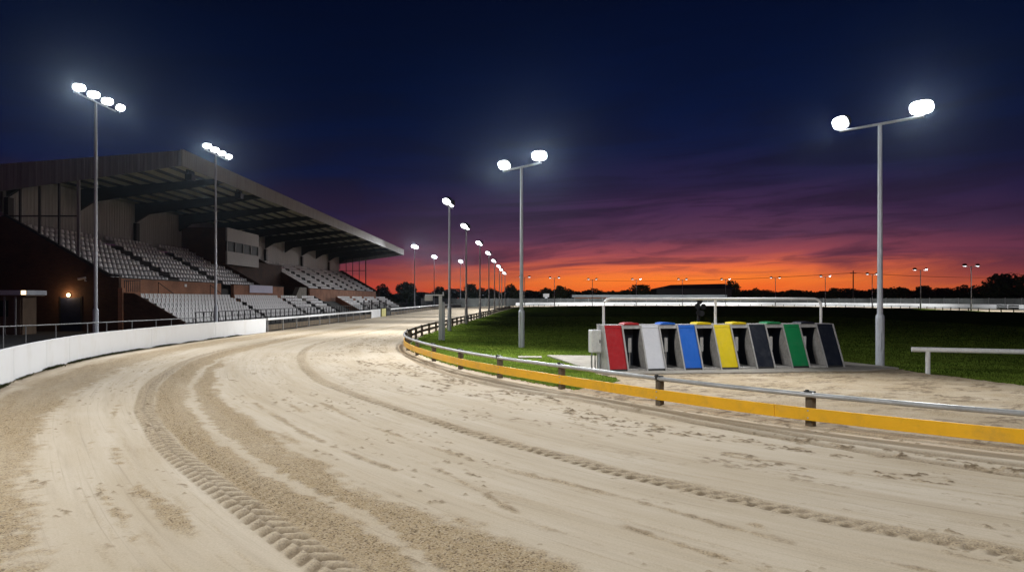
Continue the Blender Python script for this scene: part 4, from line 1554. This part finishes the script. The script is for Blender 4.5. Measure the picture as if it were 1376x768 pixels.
def fill(nrow, x0, dep, zf, ya, yb, aisles):
    for i in range(nrow):
        x = x0 - (i + 1) * dep + .08
        y = ya
        while y < yb:
            if not any(abs(y - a) < .8 for a in aisles):
                pos.append((x, y, zf(i)))
            y += 0.52


fill(NL, LX0, LD, LZ, 68.6, 79.9, [74.5])
fill(NL, LX0, LD, LZ, 90.8, 124.5, [98, 106, 115])
fill(NU, UX0, UD, UZ, Y0 + .7, 66.7, [50.8, 58.6])
fill(NU, UX0, UD, UZ, 83.4, 124.4, [89.5, 96.5, 103.5, 110.5, 117.5])
pos = np.array(pos)
V = (pos[:, None, :] + bv[None]).reshape(-1, 3)
F = (bf[None] + (np.arange(len(pos)) * len(bv))[:, None, None]).reshape(-1, 4)
so = np_mesh('stadium_seating', V, F, M['seat'], smooth=False)
tag(so, 'mass of white plastic seats filling the upper tier and the far lower blocks of the grandstand', 'seats', kind='stuff')

# ------------------------------------------------------------------ kiosk at the far left
kk = empty('kiosk', (-29, 37, 0))
tag(kk, 'small brown kiosk with a pale flat roof at the left edge, before the grandstand end', 'kiosk')
W(MB().box(-33, 38.0, -.1, -27.25, 39.1, 2.02), 'wall', M['kiosk_wood'], kk)
W(MB().box(-33.3, 37.6, 2.1, -26.75, 39.25, 2.36), 'roof', M['kiosk_roof'], kk, bevel=.01)
W(MB().box(-33.2, 37.7, 2.03, -26.85, 39.2, 2.095), 'soffit', M['kiosk_wood'], kk)
for x in (-27.5, -28.1, -28.7):
    W(MB().box(x - .04, 37.75, -.1, x + .04, 37.83, 2.028), 'post', M['grey_steel'], kk)
W(MB().box(-27.95, 37.96, -.1, -27.35, 37.995, 1.85), 'door', M['kiosk_wood'], kk)
W(MB().box(-28.6, 37.96, .9, -28.05, 37.995, 1.8), 'window', M['glass_dark'], kk)
W(MB().box(-27.05, 37.594, 2.12, -26.78, 37.598, 2.34), 'roof_light', M['lens_warm'], kk)

# ------------------------------------------------------------------ distant things
sh = empty('long_shed', (40, 205, 0))
tag(sh, 'long low brick shed with a pale flat roof beyond the far bend', 'shed')
W(MB().box(18.6, 205.6, -.3, 63.8, 211, 2.3), 'wall', M['brick'], sh)
W(MB().box(18.0, 205.0, 2.32, 64.6, 211.5, 3.05), 'roof', M['shed_roof'], sh)
for x in (18.8, 27, 36, 45, 54, 63.4):
    W(MB().box(x - .1, 205.1, -.3, x + .1, 205.3, 2.318), 'post', M['grey_steel'], sh)
fp = empty('marker_post', (9.6, 192, 0))
tag(fp, 'white post topped with a white box beyond the far bend, left of the long shed', 'marker post')
MB().box(-.35, -.2, -.3, .35, .2, 2.35).build('post', M['white_board'], fp)
MB().box(-.85, -.3, 2.352, .85, .3, 3.3).build('box', M['box_white'], fp, bevel=.03)
bn_ = empty('barn', (62, 238, 0))
tag(bn_, 'dark barn with a long shallow roof showing above the trees behind the shed', 'barn')
W(MB().box(50, 236, -.3, 76, 246, 5.2), 'wall', M['dark_steel'], bn_)
W(MB().prism([(49.5, 235.5, 5.21), (77, 235.5, 5.21), (75, 241, 7.0), (56, 241, 6.6)], (0, 0, .15)).add([(49.5, 235.5, 5.21), (77, 235.5, 5.21), (77, 246.5, 5.21), (49.5, 246.5, 5.21), (56, 241, 6.7), (75, 241, 7.15)],
  [(0, 1, 5, 4), (2, 3, 4, 5), (1, 2, 5), (3, 0, 4)]), 'roof', M['dark_steel'], bn_)
tp = empty('telegraph_pole', (101, 202, 0))
tag(tp, 'dark wooden telegraph pole against the red sky, left of the big right-hand floodlight', 'telegraph pole')
MB().tube([(0, 0, -.3), (0, 0, 10.2)], [.2, .15], 8).build('pole', M['pole_wood'], tp, smooth=True)
MB().box(-.9, -.08, 9.3, .9, .08, 9.5).build('crossarm', M['pole_wood'], tp)
wm = MB()
for dx in (-.8, .8):
    for a, b_ in (((0, 0), (-75, 40)), ((0, 0), (70, -8))):
        pts = []
        for i in range(13):
            f = i / 12
            pts.append((dx + a[0] + (b_[0] - a[0]) * f, b_[1] * f, 9.55 - 4 * 1.0 * f * (1 - f) - (1.2 * f)))
        wm.tube(pts, 0.03, 4, caps=False)
wm.build('wire', M['pole_wood'], tp)
wp = empty('telegraph_pole', (26, 242, 0))
# ------------------------------------------------------------------ trees
bpy.data.objects.remove(wp)


def crown_np(seed, w, h, n, zlow=0.15, leaf=0.42):
    r = np.random.default_rng(seed)
    k = r.integers(9, 14)
    cz = r.uniform(zlow + .15, .85, k)
    ca = r.uniform(0, 2 * PI, k)
    cr = r.uniform(0, .30, k) * (1.15 - cz * .6)
    rad = r.uniform(.16, .30, k)
    cen = np.stack([np.cos(ca) * cr, np.sin(ca) * cr, cz], 1)
    cen[0] = (0, 0, .55)
    rad[0] = .36
    pick = r.choice(k, n, p=rad ** 2 / (rad ** 2).sum())
    d = r.normal(size=(n, 3))
    d /= np.linalg.norm(d, axis=1)[:, None]
    u = r.uniform(.45, 1.05, n) ** .6
    p = cen[pick] + d * (rad[pick] * u)[:, None] * np.array([1, 1, .85])
    p[:, 0] *= w
    p[:, 1] *= w
    p[:, 2] *= h
    p[:, 2] = np.maximum(p[:, 2], h * .05)
    s = leaf * r.uniform(.5, 1.2, n)
    a = r.normal(size=(n, 3))
    a /= np.linalg.norm(a, axis=1)[:, None]
    b = np.cross(a, r.normal(size=(n, 3)))
    b /= np.linalg.norm(b, axis=1)[:, None]
    V = np.stack([p - a * s[:, None], p + b * s[:, None] * .6, p + a * s[:, None], p - b * s[:, None] * .6], 1).reshape(-1, 3)
    return V, np.arange(4 * n).reshape(n, 4)


CR = []
for i in range(5):
    V, F = crown_np(200 + i, 1.0, 1.0, 1500, leaf=0.055)
    o = np_mesh('crown', V, F, M['leaf'], smooth=False)
    CR.append(o.data)
    bpy.data.objects.remove(o)
tm = MB().tube([(0, 0, 0), (0.01, 0, .25), (0.0, 0.01, .6)], [.035, .026, .01], 7)
tm.tube([(0, 0, .22), (.1, .03, .45), (.16, .05, .62)], [.018, .012, .005], 5).tube([(0, 0, .26), (-.1, -.02, .5), (-.15, -.04, .68)], [.018, .012, .005], 5)
o = tm.build('trunk', M['bark'], smooth=True)
TRK = o.data
bpy.data.objects.remove(o)


def tree(px, D, top_px, width_px, label, group=None, idx=0):
    x = (px - 688) / FPX * D
    h = CAMH + (401 - top_px) / FPX * D + .3
    w = width_px / FPX * D
    r = empty('tree', (x, D, -0.3), rng.uniform(0, 6))
    tag(r, label, 'tree', group)
    for nm, me in (('trunk', TRK), ('crown', CR[idx % 5])):
        c = bpy.data.objects.new(nm, me)
        C.objects.link(c)
        c.parent = r
        c.scale = (w * 1.05, w * 1.05, h * 1.0)
    return r


tree(546, 215, 373, 36, 'large round dark tree beyond the stand, left of the straight', idx=0)
tree(514, 225, 382, 26, 'low dark tree partly behind the far end of the grandstand', idx=3)
tree(592, 235, 384, 26, 'small dark tree standing behind the white camera arm', idx=1)
tree(633, 240, 381, 24, 'dark tree seen between the second and third straight-rail floodlights', idx=2)
tree(686, 230, 381, 26, 'dark rounded tree seen behind the middle floodlight column', idx=4)
tree(734, 240, 382, 22, 'dark tree rising just above the white marker post', idx=0)
tree(752, 236, 383, 28, 'dark tree rising between the marker post and the long shed', idx=1)
tree(862, 250, 382, 40, 'broad dark tree behind the middle of the long shed', idx=2)
tree(986, 245, 377, 28, 'tall dark tree at the right end of the barn roof', idx=3)
tree(1016, 255, 386, 22, 'scrubby dark tree right of the barn', idx=4)
tree(1120, 250, 386, 30, 'dark bushy tree left of the telegraph pole', idx=1)
tree(1206, 240, 381, 40, 'dark bushy tree right of the big right-hand floodlight column', idx=0)
tree(1350, 215, 367, 60, 'big spreading dark tree at the right edge of the far tree line', idx=2)
tree(1392, 200, 364, 60, 'tallest dark tree, cut by the right edge of the view', idx=3)
i = 0
for px in list(range(560, 1420, 26)):
    tree(px + rng.uniform(-8, 8), 262 + rng.uniform(-8, 14), 388.5 + rng.uniform(-2.6, 2.0) - (4 if px > 1230 else 0), rng.uniform(30, 44), 'low dark tree in the unbroken tree line along the horizon', 'trees in the line along the horizon', idx=i)
    i += 1

# hedge: one dark mass under the tree line
def hedge():
    n = 26000
    x = rng.uniform(-110, 330, n)
    top = 2.6 + 2.2 * fbm(x * .06, x * 0, 121, 4) + 2.0 * fbm(x * .25, x * 0, 125, 3)
    z = -0.3 + top * rng.random(n) ** .7
    y = 275 + rng.uniform(-5, 5, n) + 6 * np.sin(x * .02)
    p = np.stack([x, y, z], 1)
    s = rng.uniform(.35, .8, n)
    a = rng.normal(size=(n, 3))
    a /= np.linalg.norm(a, axis=1)[:, None]
    b = np.cross(a, rng.normal(size=(n, 3)))
    b /= np.linalg.norm(b, axis=1)[:, None]
    V = np.stack([p - a * s[:, None], p + b * s[:, None], p + a * s[:, None], p - b * s[:, None]], 1).reshape(-1, 3)
    o = np_mesh('hedgerow', V, np.arange(4 * n).reshape(n, 4), M['leaf'], smooth=False)
    tag(o, 'dark mass of hedge and scrub along the horizon under the tree line', 'hedge', kind='stuff')


hedge()

# ------------------------------------------------------------------ sky
w = bpy.data.worlds.new('World')
S.world = w
w.use_nodes = True
nt = w.node_tree
nt.nodes.clear()
out = N(nt, 'ShaderNodeOutputWorld')
tc = N(nt, 'ShaderNodeTexCoord')
sx = N(nt, 'ShaderNodeSeparateXYZ')
L(nt, tc.outputs['Generated'], sx.inputs[0])
hyp = math_n(nt, 'POWER', math_n(nt, 'ADD', math_n(nt, 'MULTIPLY', sx.outputs[0], sx.outputs[0]), math_n(nt, 'MULTIPLY', sx.outputs[1], sx.outputs[1])), 0.5)
elev = math_n(nt, 'ARCTAN2', sx.outputs[2], hyp)        # radians
azi = math_n(nt, 'ARCTAN2', sx.outputs[0], sx.outputs[1])
# sheared, stretched noise for the cloud streaks
cv = N(nt, 'ShaderNodeCombineXYZ')
L(nt, math_n(nt, 'MULTIPLY', azi, 2.6), cv.inputs[0])
L(nt, math_n(nt, 'ADD', math_n(nt, 'MULTIPLY', elev, 19.0), math_n(nt, 'MULTIPLY', azi, -0.9)), cv.inputs[1])
cl1 = N(nt, 'ShaderNodeTexNoise', Scale=1.0, Detail=8.0, Roughness=0.55, Distortion=1.1)
L(nt, cv.outputs[0], cl1.inputs['Vector'])
cv2 = N(nt, 'ShaderNodeCombineXYZ')
L(nt, math_n(nt, 'MULTIPLY', azi, 7.0), cv2.inputs[0])
L(nt, math_n(nt, 'ADD', math_n(nt, 'MULTIPLY', elev, 70.0), math_n(nt, 'MULTIPLY', azi, -3.0)), cv2.inputs[1])
cl2 = N(nt, 'ShaderNodeTexNoise', Scale=1.0, Detail=6.0, Roughness=0.6, Distortion=0.8)
L(nt, cv2.outputs[0], cl2.inputs['Vector'])
# elevation nudged by the broad noise so that the bands break up
e2 = math_n(nt, 'ADD', elev, math_n(nt, 'MULTIPLY', math_n(nt, 'SUBTRACT', cl1.outputs['Fac'], 0.5), 0.055))
en = math_n(nt, 'DIVIDE', e2, 0.45, clamp=True)      # 0..1 over 26 degrees


def sr_(c):
    return tuple(((v / 255) / 12.92 if v / 255 <= .04045 else ((v / 255 + .055) / 1.055) ** 2.4) for v in c)


def dg(d):
    return math.radians(d) / .45


core = ramp(nt, en, [(0.0, sr_((238, 92, 38))), (dg(1.3), sr_((250, 126, 48))), (dg(2.4), sr_((232, 108, 66))), (dg(3.4), sr_((156, 74, 82))), (dg(4.8), sr_((92, 54, 80))),
                     (dg(7.0), sr_((64, 40, 74))), (dg(9.2), sr_((34, 29, 64))), (dg(12), sr_((11, 22, 58))), (dg(15), sr_((3, 17, 52))), (dg(24), sr_((1, 9, 36)))])
side = ramp(nt, en, [(0.0, sr_((168, 44, 40))), (dg(1.0), sr_((164, 52, 50))), (dg(2.2), sr_((108, 46, 60))), (dg(3.4), sr_((74, 40, 68))), (dg(5.0), sr_((50, 34, 62))),
                     (dg(7), sr_((28, 24, 56))), (dg(10), sr_((8, 18, 54))), (dg(15), sr_((2, 13, 44))), (dg(24), sr_((1, 7, 30)))])
da = math_n(nt, 'ABSOLUTE', math_n(nt, 'SUBTRACT', azi, 0.24))
fs = N(nt, 'ShaderNodeMapRange')
fs.interpolation_type = 'SMOOTHSTEP'
L(nt, da, fs.inputs[0])
fs.inputs[1].default_value = 0.05
fs.inputs[2].default_value = 0.55
sky = mix_rgb(nt, fs.outputs[0], core, side)
# dark streaks
st1 = ramp(nt, cl1.outputs['Fac'], [(0.46, (0, 0, 0)), (0.60, (1, 1, 1))])
st2 = ramp(nt, cl2.outputs['Fac'], [(0.50, (0, 0, 0)), (0.64, (1, 1, 1))])
band = ramp(nt, math_n(nt, 'DIVIDE', elev, 0.45, clamp=True), [(0.0, (0.05,) * 3), (dg(1.5), (0.18,) * 3), (dg(2.8), (0.85,) * 3), (dg(7), (0.85,) * 3), (dg(12), (0.45,) * 3), (dg(18), (0.12,) * 3)])
ccol = ramp(nt, math_n(nt, 'DIVIDE', elev, 0.45, clamp=True), [(0.0, sr_((120, 44, 48))), (dg(3), sr_((82, 44, 62))), (dg(6), sr_((44, 28, 52))), (dg(10), sr_((16, 16, 40))), (dg(18), sr_((4, 8, 26)))])
sky = mix_rgb(nt, math_n(nt, 'MULTIPLY', st1, band), sky, ccol)
sky = mix_rgb(nt, math_n(nt, 'MULTIPLY', math_n(nt, 'MULTIPLY', st2, band), 0.7), sky, ccol)
bg = N(nt, 'ShaderNodeBackground', Strength=1.0)
L(nt, sky, bg.inputs['Color'])
nk = N(nt, 'ShaderNodeTexSky', sky_type='NISHITA')
nk.sun_disc = False
nk.sun_elevation = math.radians(0.5)
nk.sun_rotation = math.radians(13)
bg2 = N(nt, 'ShaderNodeBackground', Strength=0.0006)
L(nt, nk.outputs[0], bg2.inputs['Color'])
ad = N(nt, 'ShaderNodeAddShader')
L(nt, bg.outputs[0], ad.inputs[0])
L(nt, bg2.outputs[0], ad.inputs[1])
L(nt, ad.outputs[0], out.inputs[0])

sd = bpy.data.lights.new('dusk_sun', 'SUN')
sd.energy = 0.012
sd.angle = math.radians(0.5)
sd.color = (1.0, 0.5, 0.3)
so = bpy.data.objects.new('dusk_sun', sd)
C.objects.link(so)
az = math.radians(13)
el = math.radians(1.0)
v = Vector((math.sin(az) * math.cos(el), math.cos(az) * math.cos(el), math.sin(el)))
so.rotation_mode = 'QUATERNION'
so.rotation_quaternion = v.to_track_quat('Z', 'Y')

# ------------------------------------------------------------------ thin haze added to give the floodlights a halo
hm = bpy.data.materials.new('halo_haze')
hm.use_nodes = True
nt = hm.node_tree
nt.nodes.clear()
ho = N(nt, 'ShaderNodeOutputMaterial')
pv = N(nt, 'ShaderNodeVolumePrincipled')
pv.inputs['Density'].default_value = 0.0001
pv.inputs['Anisotropy'].default_value = 0.92
pv.inputs['Color'].default_value = (0.62, 0.80, 1.0, 1)
L(nt, pv.outputs[0], ho.inputs['Volume'])
hz = MB().box(-120, -60, -1.5, 360, 310, 16).build('haze', hm)
tag(hz, kind='stuff')

# ------------------------------------------------------------------ camera and output
cd = bpy.data.cameras.new('camera')
cd.sensor_width = 36
cd.lens = FPX / 1376 * 36
cd.shift_y = 17.0 / 1376
cd.clip_end = 6000
cd.clip_start = 0.05
co = bpy.data.objects.new('camera', cd)
C.objects.link(co)
co.location = (0, 0, CAMH)
co.rotation_euler = (PI / 2, 0, 0)
S.camera = co
S.view_settings.view_transform = 'Standard'
S.view_settings.look = 'None'
S.view_settings.exposure = 0.0
S.view_settings.gamma = 1.0
S.view_settings.use_curve_mapping = False
S.render.engine = 'CYCLES'
cy = S.cycles
cy.use_denoising = True
cy.max_bounces = 5
cy.diffuse_bounces = 3
cy.glossy_bounces = 2
cy.transmission_bounces = 2
cy.sample_clamp_indirect = 6.0
cy.use_light_tree = True
cy.caustics_reflective = False
cy.caustics_refractive = False
